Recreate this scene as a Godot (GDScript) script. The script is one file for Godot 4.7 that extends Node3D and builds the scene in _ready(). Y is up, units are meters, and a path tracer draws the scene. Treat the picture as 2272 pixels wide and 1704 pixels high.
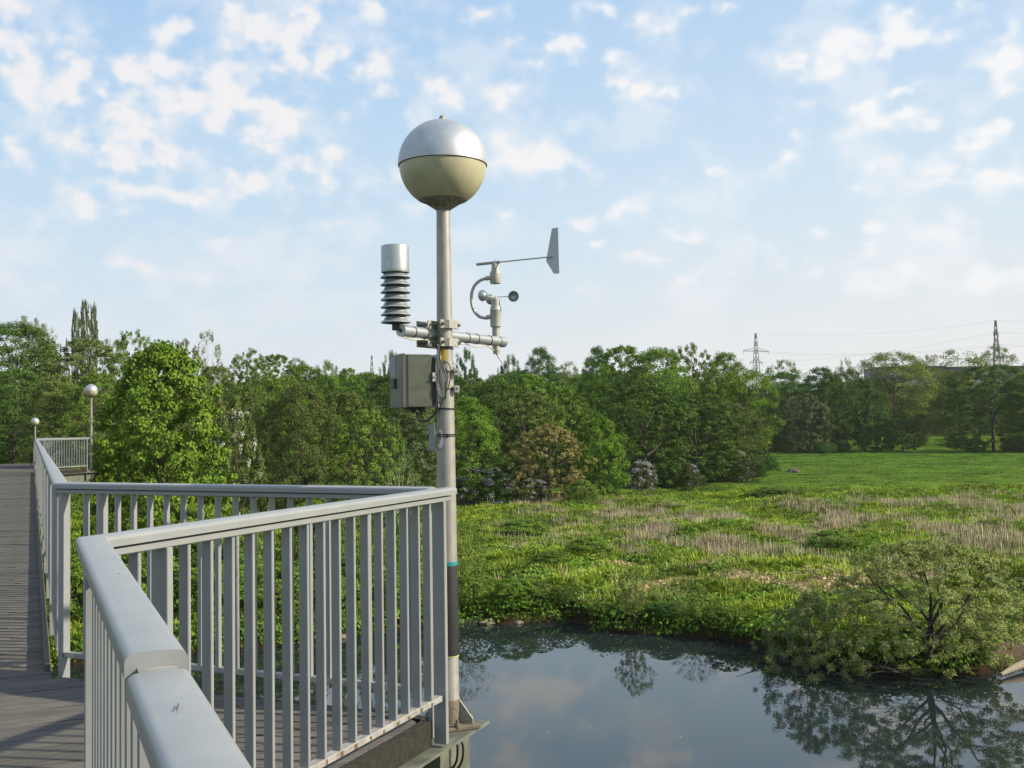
extends Node3D

func _ready() -> void:
	# camera
	var cam := Camera3D.new()
	cam.name = "camera"
	cam.fov = 40.68
	cam.near = 0.05
	cam.far = 4000.0
	cam.position = Vector3(0, EYE, 0)
	cam.rotation = Vector3(0.0374, 0.0, -0.014)
	add_child(cam)
	cam.current = true
	# sky, air and exposure
	var env := Environment.new()
	env.background_mode = Environment.BG_SKY
	var pano := PanoramaSkyMaterial.new()
	pano.panorama = ImageTexture.create_from_image(make_sky())
	pano.energy_multiplier = 0.69
	var sky := Sky.new()
	sky.sky_material = pano
	env.sky = sky
	env.tonemap_mode = Environment.TONE_MAPPER_LINEAR
	env.tonemap_exposure = 1.5
	env.fog_enabled = true
	env.fog_density = 0.0001
	env.fog_light_color = Color(0.88, 0.89, 0.88)
	env.sdfgi_enabled = true
	env.ssao_enabled = true
	env.ssil_enabled = true
	var we := WorldEnvironment.new()
	we.name = "world_environment"
	we.environment = env
	add_child(we)
	# sun: low, from the right
	var sun := DirectionalLight3D.new()
	sun.name = "sun"
	sun.light_energy = 1.6
	sun.light_color = Color(1.0, 0.95, 0.86)
	sun.light_angular_distance = 0.9
	sun.shadow_enabled = true
	var az := deg_to_rad(99.0)
	var el := deg_to_rad(32.0)
	add_child(sun)
	sun.look_at_from_position(Vector3(sin(az) * cos(el), sin(el), -cos(az) * cos(el)) * 50.0, Vector3.ZERO)

	na.seed = 21; na.frequency = 0.09; na.fractal_octaves = 3
	nb.seed = 22; nb.frequency = 0.35; nb.fractal_octaves = 3
	make_materials()
	build_land()
	grow_all()
	build_woods()
	build_bridge()
	build_horizon()
	build_bank()
	lamp(POLE, "big ball lamp on the tip of the near bay, its post carrying weather instruments")
	lamp(POLE + ALONG * BAY_STEP, "middle ball lamp at the second bay, in front of the dark trees")
	lamp(Vector3(-30.4, -0.98, -66.0), "farthest, smallest ball lamp beside the end of the boardwalk")
	build_station()
	build_meadow()

# ---------------------------------------------------------------- shape collector
class Shape:
	var v := PackedVector3Array()
	var n := PackedVector3Array()
	var c := PackedColorArray()
	var uv := PackedVector2Array()
	var ix := PackedInt32Array()
	var tint := Color.WHITE

	func vert(p: Vector3, nn: Vector3, t := Vector2.ZERO) -> int:
		v.append(p); n.append(nn); c.append(tint); uv.append(t)
		return v.size() - 1

	func quad(a: Vector3, b: Vector3, cc: Vector3, d: Vector3, ts := Vector2.ONE) -> void:
		# counter-clockwise seen from outside
		var nn := (b - a).cross(d - a)
		if nn.length_squared() < 1e-14:
			nn = (cc - a).cross(d - a)
		nn = nn.normalized()
		var i := vert(a, nn, Vector2(0, 0))
		vert(b, nn, Vector2(ts.x, 0)); vert(cc, nn, ts); vert(d, nn, Vector2(0, ts.y))
		ix.append_array(PackedInt32Array([i, i + 2, i + 1, i, i + 3, i + 2]))

	func tri(a: Vector3, b: Vector3, cc: Vector3) -> void:
		var nn := (b - a).cross(cc - a).normalized()
		var i := vert(a, nn)
		vert(b, nn); vert(cc, nn)
		ix.append_array(PackedInt32Array([i, i + 2, i + 1]))

	func block(t: Transform3D, size: Vector3, bev := 0.0) -> void:
		# a box with chamfered edges
		var h := size * 0.5
		var P := func(x: float, y: float, z: float) -> Vector3: return t * Vector3(x, y, z)
		var k := h - Vector3(bev, bev, bev)
		for ax in 3:
			var b: int = (ax + 1) % 3
			var d: int = (ax + 2) % 3
			for s in [-1.0, 1.0]:
				var q := []
				for e in [[-1, -1], [1, -1], [1, 1], [-1, 1]]:
					var w := Vector3.ZERO
					w[ax] = s * h[ax]; w[b] = e[0] * k[b]; w[d] = e[1] * k[d]
					q.append(t * w)
				if s > 0: quad(q[0], q[1], q[2], q[3], Vector2(k[b], k[d]) * 2)
				else: quad(q[3], q[2], q[1], q[0], Vector2(k[b], k[d]) * 2)
		if bev <= 0.0:
			return
		for ax in 3:
			var b: int = (ax + 1) % 3
			var d: int = (ax + 2) % 3
			for e in [[-1, -1], [1, -1], [1, 1], [-1, 1]]:
				var w := [Vector3.ZERO, Vector3.ZERO, Vector3.ZERO, Vector3.ZERO]
				for m in 4:
					w[m][ax] = (-1.0 if m == 0 or m == 3 else 1.0) * k[ax]
					w[m][b] = e[0] * (h[b] if m < 2 else k[b])
					w[m][d] = e[1] * (k[d] if m < 2 else h[d])
				var q := [t * w[0], t * w[1], t * w[2], t * w[3]]
				var out: Vector3 = t.basis * ((w[0] + w[1] + w[2] + w[3]) * Vector3(0 if ax == 0 else 1, 0 if ax == 1 else 1, 0 if ax == 2 else 1))
				if (q[1] - q[0]).cross(q[3] - q[0]).dot(out) > 0: quad(q[0], q[1], q[2], q[3])
				else: quad(q[3], q[2], q[1], q[0])
		for sx in [-1, 1]:
			for sy in [-1, 1]:
				for sz in [-1, 1]:
					var a: Vector3 = P.call(sx * h.x, sy * k.y, sz * k.z)
					var b2: Vector3 = P.call(sx * k.x, sy * h.y, sz * k.z)
					var c2: Vector3 = P.call(sx * k.x, sy * k.y, sz * h.z)
					if sx * sy * sz > 0: tri(a, b2, c2)
					else: tri(a, c2, b2)

	func tube(path: PackedVector3Array, radii: PackedFloat32Array, sides := 8, caps := true) -> void:
		var m := path.size()
		var up := Vector3.UP
		var t0 := (path[1] - path[0]).normalized()
		if absf(t0.dot(up)) > 0.9: up = Vector3.RIGHT
		var side := t0.cross(up).normalized()
		var first := v.size()
		for i in m:
			var t := (path[mini(i + 1, m - 1)] - path[maxi(i - 1, 0)]).normalized()
			side = (side - t * side.dot(t)).normalized()
			var o := t.cross(side)
			for k in sides + 1:
				var a := TAU * k / sides
				var nn := side * cos(a) + o * sin(a)
				vert(path[i] + nn * radii[i], nn, Vector2(float(k) / sides, i))
		for i in m - 1:
			for k in sides:
				var p := first + i * (sides + 1) + k
				ix.append_array(PackedInt32Array([p, p + sides + 1, p + 1, p + 1, p + sides + 1, p + sides + 2]))
		if caps:
			for e in [0, m - 1]:
				var nn := (path[0] - path[1]).normalized() if e == 0 else (path[m - 1] - path[m - 2]).normalized()
				var cc := vert(path[e], nn)
				for k in sides + 1:
					vert(v[first + e * (sides + 1) + k], nn)
				for k in sides:
					if e == 0: ix.append_array(PackedInt32Array([cc, cc + 1 + k, cc + 2 + k]))
					else: ix.append_array(PackedInt32Array([cc, cc + 2 + k, cc + 1 + k]))

	func rod(a: Vector3, b: Vector3, r: float, sides := 8) -> void:
		tube(PackedVector3Array([a, b]), PackedFloat32Array([r, r]), sides)

	func lathe(t: Transform3D, prof: PackedVector2Array, sides := 32) -> void:
		# profile of (radius, height), listed upwards; corners sharper than 35 degrees stay sharp
		for s in prof.size() - 1:
			var a := prof[s]
			var b := prof[s + 1]
			var e := (b - a).normalized()
			var na := Vector2(e.y, -e.x)
			var n0 := na
			var n1 := na
			if s > 0:
				var e2 := (a - prof[s - 1]).normalized()
				if e2.dot(e) > 0.82: n0 = (na + Vector2(e2.y, -e2.x)).normalized()
			if s + 2 < prof.size():
				var e3 := (prof[s + 2] - b).normalized()
				if e3.dot(e) > 0.82: n1 = (na + Vector2(e3.y, -e3.x)).normalized()
			var f := v.size()
			for k in sides + 1:
				var q := TAU * k / sides
				var dir := Vector3(cos(q), 0, sin(q))
				vert(t * (dir * a.x + Vector3.UP * a.y), (t.basis * (dir * n0.x + Vector3.UP * n0.y)).normalized(), Vector2(float(k) / sides, a.y))
				vert(t * (dir * b.x + Vector3.UP * b.y), (t.basis * (dir * n1.x + Vector3.UP * n1.y)).normalized(), Vector2(float(k) / sides, b.y))
			for k in sides:
				var p := f + k * 2
				ix.append_array(PackedInt32Array([p, p + 2, p + 1, p + 1, p + 2, p + 3]))

	func extrude(prof: PackedVector2Array, p0: Vector3, p1: Vector3, cut0 := Vector3.ZERO, cut1 := Vector3.ZERO, smooth_cos := 0.75) -> void:
		# profile (x to the right of the run, y up), counter-clockwise seen looking back along the run
		var dir := (p1 - p0).normalized()
		var right := dir.cross(Vector3.UP).normalized()
		var up := right.cross(dir).normalized()
		var m := prof.size()
		var ends := []
		for e in 2:
			var o := p0 if e == 0 else p1
			var cut := cut0 if e == 0 else cut1
			var row := PackedVector3Array()
			for q in prof:
				var w := right * q.x + up * q.y
				var k := 0.0
				if cut != Vector3.ZERO:
					k = -cut.dot(right * q.x) / cut.dot(dir)
				row.append(o + w + dir * k)
			ends.append(row)
		for i in m:
			var j := (i + 1) % m
			var e1 := (prof[j] - prof[i]).normalized()
			var n1 := Vector2(e1.y, -e1.x)
			var ep := (prof[i] - prof[(i + m - 1) % m]).normalized()
			var en := (prof[(j + 1) % m] - prof[j]).normalized()
			var na := n1
			var nb := n1
			if ep.dot(e1) > smooth_cos: na = (n1 + Vector2(ep.y, -ep.x)).normalized()
			if en.dot(e1) > smooth_cos: nb = (n1 + Vector2(en.y, -en.x)).normalized()
			var wa := right * na.x + up * na.y
			var wb := right * nb.x + up * nb.y
			var l := p0.distance_to(p1)
			var a := vert(ends[0][i], wa, Vector2(0, i))
			vert(ends[0][j], wb, Vector2(0, i + 1)); vert(ends[1][j], wb, Vector2(l, i + 1)); vert(ends[1][i], wa, Vector2(l, i))
			var g: Vector3 = (ends[0][j] - ends[0][i]).cross(ends[1][i] - ends[0][i])
			if g.dot(wa) > 0: ix.append_array(PackedInt32Array([a, a + 2, a + 1, a, a + 3, a + 2]))
			else: ix.append_array(PackedInt32Array([a, a + 1, a + 2, a, a + 2, a + 3]))
		var tr := Geometry2D.triangulate_polygon(prof)
		for e in 2:
			var nn := -dir if e == 0 else dir
			for k in range(0, tr.size(), 3):
				var a: Vector3 = ends[e][tr[k]]
				var b: Vector3 = ends[e][tr[k + 1]]
				var c2: Vector3 = ends[e][tr[k + 2]]
				if (b - a).cross(c2 - a).dot(nn) > 0: tri(a, b, c2)
				else: tri(a, c2, b)

	func sheet(poly: PackedVector2Array, t: Transform3D, thick: float) -> void:
		# a flat plate: polygon in the x-y plane of t, thickness along z
		var tr := Geometry2D.triangulate_polygon(poly)
		for s in [-0.5, 0.5]:
			for k in range(0, tr.size(), 3):
				var a := t * Vector3(poly[tr[k]].x, poly[tr[k]].y, s * thick)
				var b := t * Vector3(poly[tr[k + 1]].x, poly[tr[k + 1]].y, s * thick)
				var d := t * Vector3(poly[tr[k + 2]].x, poly[tr[k + 2]].y, s * thick)
				if (b - a).cross(d - a).dot(t.basis.z * s) > 0: tri(a, b, d)
				else: tri(a, d, b)
		var mid := Vector2.ZERO
		for q in poly: mid += q / poly.size()
		for i in poly.size():
			var p := poly[i]
			var q := poly[(i + 1) % poly.size()]
			var a := t * Vector3(p.x, p.y, -0.5 * thick)
			var b := t * Vector3(q.x, q.y, -0.5 * thick)
			var d := t * Vector3(q.x, q.y, 0.5 * thick)
			var g := t * Vector3(p.x, p.y, 0.5 * thick)
			var m2 := t.basis * Vector3((p.x + q.x) * 0.5 - mid.x, (p.y + q.y) * 0.5 - mid.y, 0)
			if (b - a).cross(g - a).dot(m2) > 0: quad(a, b, d, g)
			else: quad(g, d, b, a)

	func leaf(p: Vector3, tip: Vector3, nn: Vector3, l: float, w: float) -> void:
		var s := tip.cross(nn).normalized()
		var i := v.size()
		var k := p + tip * (l * 0.45)
		v.append(p); v.append(k + s * w * 0.5); v.append(p + tip * l); v.append(k - s * w * 0.5)
		for q in 4:
			n.append(nn); c.append(tint); uv.append(Vector2.ZERO)
		ix.append_array(PackedInt32Array([i, i + 2, i + 1, i, i + 3, i + 2]))

	func mesh() -> ArrayMesh:
		var arr := []
		arr.resize(Mesh.ARRAY_MAX)
		arr[Mesh.ARRAY_VERTEX] = v
		arr[Mesh.ARRAY_NORMAL] = n
		arr[Mesh.ARRAY_COLOR] = c
		arr[Mesh.ARRAY_TEX_UV] = uv
		arr[Mesh.ARRAY_INDEX] = ix
		var m := ArrayMesh.new()
		m.add_surface_from_arrays(Mesh.PRIMITIVE_TRIANGLES, arr)
		return m

# ---------------------------------------------------------------- naming
var taken := {}

func numbered(called: String) -> String:
	var k: int = taken.get(called, 0)
	taken[called] = k + 1
	return called if k == 0 else "%s_%03d" % [called, k]

func tag(o: Node, label := "", category := "", group := "", kind := "") -> Node:
	for e in [["label", label], ["category", category], ["group", group], ["kind", kind]]:
		if e[1] != "": o.set_meta(e[0], e[1])
	return o

func thing(called: String, where: Vector3, label: String, category: String, group := "") -> Node3D:
	var o := Node3D.new()
	o.name = numbered(called)
	add_child(o, true)
	o.position = where
	tag(o, label, category, group)
	return o

func put(called: String, m: Mesh, mat: Material, parent: Node = null, t := Transform3D()) -> MeshInstance3D:
	var o := MeshInstance3D.new()
	o.name = called if parent else numbered(called)
	o.mesh = m
	o.material_override = mat
	(parent if parent else self).add_child(o, true)
	o.transform = t
	return o

# ---------------------------------------------------------------- materials
func lin(r: float, g: float, b: float) -> Color:
	return Color(r, g, b).linear_to_srgb()

func mat(r: float, g: float, b: float, rough := 0.6, metal := 0.0) -> StandardMaterial3D:
	var m := StandardMaterial3D.new()
	m.albedo_color = lin(r, g, b)
	m.roughness = rough
	m.metallic = metal
	return m

func noise_tex(sd: int, freq: float, lo: Color, hi: Color, w := 512, h := 512, oct := 4) -> NoiseTexture2D:
	var f := FastNoiseLite.new()
	f.seed = sd
	f.frequency = freq
	f.fractal_octaves = oct
	var t := NoiseTexture2D.new()
	t.width = w; t.height = h; t.seamless = true; t.noise = f
	var g := Gradient.new()
	g.set_color(0, lo); g.set_color(1, hi)
	t.color_ramp = g
	return t

func worn(r: float, g: float, b: float, rough: float, metal: float, sd: int, amount := 0.18, scale := 1.5) -> StandardMaterial3D:
	var m := mat(r, g, b, rough, metal)
	m.albedo_texture = noise_tex(sd, 0.012, Color(1 - amount, 1 - amount, 1 - amount * 1.1), Color(1, 1, 1), 512, 512, 6)
	m.uv1_triplanar = true
	m.uv1_world_triplanar = true
	m.uv1_scale = Vector3.ONE * scale
	return m

func leafy(r: float, g: float, b: float, through := 0.5) -> StandardMaterial3D:
	var m := mat(r, g, b, 0.7, 0.0)
	m.vertex_color_use_as_albedo = true
	m.metallic_specular = 0.16
	m.backlight_enabled = true
	m.backlight = Color(0.75, 0.9, 0.35).linear_to_srgb() * through
	m.cull_mode = BaseMaterial3D.CULL_DISABLED
	return m

# ---------------------------------------------------------------- the lie of the land
const EYE := 1.54
const WATER := -5.6
const E_ := Vector3(-1.3294, 0, -3.2747)      # bay corner nearer the camera
const F_ := Vector3(-2.8864, 0, -6.627)       # bay corner farther along the bridge
const A_ := Vector3(-0.3562, 0, -5.5414)      # tip of the bay
const POLE := Vector3(-0.3765, 0, -5.8374)
const ALONG := Vector3(-0.42124, 0, -0.90695) # the bridge runs this way
const ACROSS := Vector3(0.90695, 0, -0.42124)
const BAY_STEP := 37.97

var bank := [[-250.0, 60.0], [-80.0, -5.0], [-30.0, -24.0], [-18.0, -29.0], [-13.0, -32.0], [-10.0, -33.1], [-8.3, -33.6], [-6.3, -34.6], [-4.1, -36.3], [-2.1, -37.4], [-0.5, -37.1], [2.3, -37.5], [2.9, -35.7], [4.4, -35.0], [6.6, -34.2], [7.9, -32.6], [8.6, -30.3], [9.6, -29.5], [11.2, -29.1], [12.9, -29.0], [14.5, -29.8], [17.0, -31.0], [25.0, -30.0], [60.0, -24.0], [200.0, 0.0], [600.0, 60.0]]
var na := FastNoiseLite.new()
var nb := FastNoiseLite.new()

func sstep(a: float, b: float, x: float) -> float:
	var t := clampf((x - a) / (b - a), 0.0, 1.0)
	return t * t * (3.0 - 2.0 * t)

func bank_z(x: float) -> float:
	for i in bank.size() - 1:
		if x <= bank[i + 1][0]:
			return lerpf(bank[i][1], bank[i + 1][1], clampf((x - bank[i][0]) / (bank[i + 1][0] - bank[i][0]), 0, 1))
	return 60.0

func ground_y(x: float, z: float) -> float:
	var s := bank_z(x) - z + nb.get_noise_2d(x * 2.2, z * 2.2) * 0.5
	if s <= 0.0:
		var y := WATER - minf(-s * 0.35, 1.6)
		if s < -36.0: y += (-36.0 - s) * 0.45
		return minf(y, -0.4)
	var mud := sstep(13.2, 14.5, x) * (1.0 - sstep(17.5, 20.0, x))
	var y2 := WATER + lerpf(0.55 * sstep(0.0, 0.9, s), 0.25 * sstep(0.0, 2.5, s), mud) + 0.45 * sstep(0.3, 9.0, s)
	y2 += (na.get_noise_2d(x, z) * 0.42 + nb.get_noise_2d(x, z) * 0.22) * sstep(0.6, 5.0, s) * (1.0 - 0.6 * sstep(85, 120, -z))
	y2 += 2.1 * sstep(-194.0, -210.0, z) * sstep(45, 80, x)
	y2 += 3.0 * sstep(-48.0, -74.0, z) * sstep(-15.0, -27.0, x)
	y2 += 12.0 * sstep(-85.0, -260.0, z) * sstep(30.0, -70.0, x)
	return y2

func dryness(x: float, z: float) -> float:
	var d := -z
	var f := sstep(43, 52, d) * (1.0 - sstep(72, 80, d + na.get_noise_2d(x * 0.7, 40.0) * 8.0)) * sstep(-2.0, 9.0, x + (d - 50) * 0.12)
	return f * sstep(0.02, 0.16, na.get_noise_2d(x * 1.5 + 60, z * 1.3) + 0.06)

func straw(x: float, z: float) -> float:
	var d := -z
	var f := sstep(35.5, 38, d) * (1.0 - sstep(45, 50, d)) * sstep(2.0, 5.0, x) * (1.0 - sstep(19, 26, x))
	return f * sstep(-0.04, 0.10, na.get_noise_2d(x * 1.6 - 30, z * 3.2))

func bright(x: float, z: float) -> float:
	return sstep(-0.25, 0.3, nb.get_noise_2d(x * 0.35 + 11, z * 0.35))

# ---------------------------------------------------------------- sky
var puffs := [
		[-24.8, 18.2, 2.6, 1.7, 1.00], [-26.0, 18.8, 1.5, 1.3, 0.80], [-19.2, 17.4, 2.7, 1.7, 1.00], [-21.0, 17.8, 1.7, 1.0, 0.70], [-21.2, 16.4, 2.3, 1.4, 1.00], [-21.6, 15.0, 2.2, 1.5, 0.90],
		[-24.1, 16.3, 1.6, 0.8, 0.90], [-17.8, 20.5, 1.6, 0.9, 0.90], [-15.0, 17.1, 2.1, 1.3, 1.00], [-12.2, 16.0, 2.2, 1.3, 0.90], [-10.4, 20.3, 3.7, 1.4, 1.00], [-12.7, 19.8, 1.9, 1.0, 0.90],
		[-8.7, 19.0, 1.9, 0.9, 1.00], [-13.6, 20.1, 1.5, 0.9, 0.80], [-10.2, 21.3, 2.2, 0.8, 0.80], [-14.0, 21.6, 1.3, 0.6, 0.80], [-7.1, 22.0, 1.2, 0.5, 0.70], [-3.2, 18.2, 1.6, 1.1, 1.00],
		[-7.7, 17.6, 1.0, 0.6, 0.90], [-1.2, 22.1, 1.6, 0.5, 0.90], [-20.5, 14.1, 2.4, 1.0, 0.90], [-18.0, 14.2, 1.2, 0.8, 0.80], [-21.4, 12.3, 2.3, 0.7, 1.00], [-22.3, 10.9, 3.2, 0.7, 1.00],
		[-17.5, 12.2, 1.3, 0.5, 0.90], [-25.8, 13.7, 0.9, 1.0, 0.90], [-14.0, 12.9, 1.8, 1.0, 1.00], [-10.5, 13.4, 1.5, 0.9, 1.00], [-9.7, 14.9, 0.8, 0.5, 0.90], [-12.4, 14.1, 1.0, 0.6, 0.90],
		[-10.2, 10.8, 1.3, 0.4, 0.95], [-6.2, 13.3, 1.6, 0.6, 0.90], [-5.6, 16.4, 1.6, 0.6, 0.80], [-13.7, 15.7, 1.5, 0.8, 0.70], [-23.2, 17.1, 1.5, 0.8, 0.70], [-25.1, 20.0, 1.5, 0.5, 0.70],
		[-17.3, 15.8, 1.5, 0.9, 0.60], [2.2, 20.2, 1.5, 0.8, 1.00], [3.7, 19.8, 0.9, 0.5, 0.80], [2.7, 19.4, 1.8, 0.5, 1.00], [5.3, 19.3, 1.2, 0.6, 0.95], [0.5, 17.5, 0.9, 1.0, 1.00],
		[4.8, 21.6, 1.3, 0.4, 0.80], [7.9, 20.6, 1.5, 0.7, 0.90], [11.4, 21.5, 1.6, 0.5, 0.90], [7.3, 17.9, 2.4, 0.7, 1.00], [18.1, 18.5, 2.8, 1.1, 1.00], [21.2, 19.6, 2.2, 0.8, 0.95],
		[23.6, 19.7, 1.7, 0.6, 1.00], [26.4, 18.8, 0.7, 0.6, 1.00], [26.1, 17.5, 1.1, 0.7, 1.00], [2.6, 14.3, 2.7, 1.0, 1.00], [0.8, 15.5, 1.2, 0.8, 0.80], [15.2, 16.4, 1.3, 0.5, 0.90],
		[20.6, 16.1, 1.8, 0.6, 1.00], [20.8, 15.0, 1.8, 0.5, 1.00], [15.4, 14.7, 1.0, 0.5, 1.00], [14.2, 13.8, 1.1, 0.4, 0.90], [12.0, 13.2, 2.1, 0.4, 1.00], [21.0, 12.3, 2.9, 0.8, 1.00],
		[24.9, 12.2, 2.1, 0.8, 1.00], [6.9, 11.8, 1.8, 0.5, 1.10], [3.6, 11.3, 1.5, 0.5, 0.90], [9.4, 10.3, 1.5, 0.4, 0.80], [25.0, 14.1, 1.1, 0.5, 0.90], [26.5, 15.9, 0.7, 0.5, 0.90],
		[16.5, 9.6, 1.0, 0.4, 0.90], [19.8, 10.1, 1.2, 0.4, 0.90], [19.7, 9.1, 1.0, 0.5, 0.90], [23.3, 9.3, 1.7, 0.7, 0.80], [4.6, 9.8, 0.9, 0.3, 0.90], [7.6, 8.7, 1.8, 0.3, 0.95],
		[9.6, 8.0, 1.0, 0.2, 0.80], [15.8, 8.5, 1.0, 0.3, 0.60], [24.7, 13.8, 1.0, 0.5, 0.80], [-1.1, 11.4, 1.5, 0.4, 0.70], [-15.1, 9.8, 1.7, 0.4, 0.60], [-5.2, 12.0, 1.0, 0.4, 0.50],
		[-22.1, 8.3, 3.7, 0.4, 0.50], [-19.1, 8.1, 2.2, 0.3, 0.50], [-24.2, 7.3, 2.9, 0.4, 0.50], [-13.7, 8.0, 2.9, 0.4, 0.45], [13.8, 7.6, 4.9, 0.6, 0.50], [20.8, 7.2, 5.4, 0.9, 0.60],
		[25.2, 6.9, 2.9, 1.3, 0.60], [5.0, 6.9, 4.9, 0.5, 0.40],
	]
var nc := FastNoiseLite.new()
var nd := FastNoiseLite.new()

func sky_at(az: float, el: float, near: Array) -> Color:
	# degrees; right of the view and up
	var e := deg_to_rad(el)
	var a := deg_to_rad(az)
	var y := maxf(sin(e), 0.02)
	var p := Vector3(sin(a) * cos(e), 0, -cos(a) * cos(e)) / (y + 0.06)
	var t := clampf(el / 26.0, 0.0, 1.0)
	var sunny := 0.5 + 0.5 * sin(a)
	var low := Color(0.870, 0.893, 0.912).lerp(Color(0.920, 0.915, 0.908), sstep(0.3, 0.75, sunny))
	var mid := Color(0.765, 0.862, 0.940).lerp(Color(0.825, 0.893, 0.945), sstep(0.3, 0.75, sunny))
	var top := Color(0.645, 0.780, 0.925).lerp(Color(0.712, 0.822, 0.938), sstep(0.3, 0.75, sunny))
	var c := low.lerp(mid, sstep(0.0, 0.55, t)).lerp(top, sstep(0.35, 1.0, t))
	c = c.lerp(Color(0.45, 0.63, 0.86), sstep(26, 80, el) * 0.8)
	# cloud cover
	var n1 := nc.get_noise_3d(p.x * 22.0, 3.0, p.z * 22.0)
	var seam := 1.0 - sstep(140.0, 176.0, absf(az))
	var n2 := nd.get_noise_3d(az * 1.0, el * 1.35, 7.0) * seam
	var n3 := nd.get_noise_3d(az * 3.4, el * 4.2, 17.0) * seam
	var g := 0.0
	if absf(az) < 36.0 and el < 30.0:
		var x2 := az + n2 * 1.8
		var y2 := el + nd.get_noise_3d(az * 1.2 + 50, el * 1.5, 3.0) * 1.0
		for q in near:
			var dx: float = (x2 - q[0]) / q[2]
			var dy: float = (y2 - q[1]) / q[3]
			var r2 := dx * dx + dy * dy
			if r2 < 6.0:
				g = 1.0 - (1.0 - g) * (1.0 - q[4] * exp(-r2 * 0.9) * 0.95)
	var inside := (1.0 - sstep(27.5, 31.0, absf(az))) * (1.0 - sstep(22.5, 26.0, el))
	var wild := 0.5 + 0.75 * n1
	var n5 := nd.get_noise_3d(az * 2.0 + 80, el * 3.0, 29.0) * seam
	var d := lerpf(wild, g, inside)
	d *= clampf(0.92 + n5 * 1.3, 0.42, 1.2)
	d = d * 0.92 + n2 * 0.12 + n3 * 0.50 * (0.35 + d) + maxf(n5, 0.0) * 0.55 * (1.0 - d)
	var cover := sstep(0.18, 0.88, d) * sstep(0.5, 7.0, el)
	var thin := sstep(-0.15, 0.5, n2 + 0.3 * n3) * 0.40 * sstep(2.0, 9.0, el)
	var white := Color(0.945, 0.935, 0.940).lerp(Color(0.965, 0.963, 0.965), sstep(0.3, 0.75, sunny))
	var grey := white.lerp(c, 0.22)
	var body := grey.lerp(white, sstep(0.45, 1.0, d + n3 * 0.3))
	c = c.lerp(white, thin)
	return c.lerp(body, cover * lerpf(0.62, 0.93, sstep(5.0, 14.0, el)))

func make_sky() -> Image:
	nc.seed = 5; nc.frequency = 0.045; nc.fractal_octaves = 5
	nd.seed = 9; nd.frequency = 0.16; nd.fractal_octaves = 5
	var W := 4096
	var H := 2048
	var low := Image.create(W / 8, H / 8, false, Image.FORMAT_RGB8)
	for j in H / 8:
		var el := 90.0 - (j + 0.5) * 8 * 180.0 / H
		for i in W / 8:
			var az := (i + 0.5) * 8 * 360.0 / W - 180.0
			low.set_pixel(i, j, sky_at(az, el, puffs) if el > 0 else Color(0.50, 0.52, 0.50))
	low.resize(W, H, Image.INTERPOLATE_CUBIC)
	var x0 := W / 2 - 370
	var y0 := H / 2 - 310
	var w := 740
	var rows := []
	rows.resize(310)
	var work := func(j: int) -> void:
		var b := PackedByteArray()
		b.resize(w * 3)
		var el := 90.0 - (y0 + j + 0.5) * 180.0 / H
		var near := []
		for q in puffs:
			if absf(el - q[1]) < q[3] * 2.5 + 1.0: near.append(q)
		for i in w:
			var c := sky_at((x0 + i + 0.5) * 360.0 / W - 180.0, el, near)
			b[i * 3] = int(c.r * 255.0 + 0.5); b[i * 3 + 1] = int(c.g * 255.0 + 0.5); b[i * 3 + 2] = int(c.b * 255.0 + 0.5)
		rows[j] = b
	for j in 310:
		work.call(j)
	var all := PackedByteArray()
	for r in rows: all.append_array(r)
	low.blit_rect(Image.create_from_data(w, 310, false, Image.FORMAT_RGB8, all), Rect2i(0, 0, w, 310), Vector2i(x0, y0))
	# the panorama begins straight ahead: put the middle at its left edge
	var out := Image.create(W, H, false, Image.FORMAT_RGB8)
	out.blit_rect(low, Rect2i(W / 2, 0, W / 2, H), Vector2i(0, 0))
	out.blit_rect(low, Rect2i(0, 0, W / 2, H), Vector2i(W / 2, 0))
	return out

# ---------------------------------------------------------------- the bridge
var M := {}

func deck_y(s: float) -> float:
	return -0.85 * pow(maxf(s - 42.0, 0.0) / 27.0, 2.0)

func hand_profile() -> PackedVector2Array:
	# rounded cap rail, open channel below
	var p := PackedVector2Array([Vector2(0.029, 0.0), Vector2(0.046, 0.0), Vector2(0.046, 0.022)])
	for k in 6:
		var a := k * PI / 2 / 5
		p.append(Vector2(0.031 + 0.015 * cos(a), 0.022 + 0.014 * sin(a)))
	for q in [0.016, 0.0, -0.016]:
		p.append(Vector2(q, 0.0385 - 0.0025 * pow(q / 0.031, 2.0)))
	for k in 6:
		var a := PI / 2 + k * PI / 2 / 5
		p.append(Vector2(-0.031 + 0.015 * cos(a), 0.022 + 0.014 * sin(a)))
	p.append_array(PackedVector2Array([Vector2(-0.046, 0.022), Vector2(-0.046, 0.0), Vector2(-0.029, 0.0), Vector2(-0.029, 0.014), Vector2(0.029, 0.014)]))
	return p

func rect(w: float, h: float) -> PackedVector2Array:
	var b := 0.003
	return PackedVector2Array([Vector2(-w / 2 + b, 0), Vector2(w / 2 - b, 0), Vector2(w / 2, b), Vector2(w / 2, h - b), Vector2(w / 2 - b, h), Vector2(-w / 2 + b, h), Vector2(-w / 2, h - b), Vector2(-w / 2, b)])

var bal_mesh: ArrayMesh
var post_mesh: ArrayMesh

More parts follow.
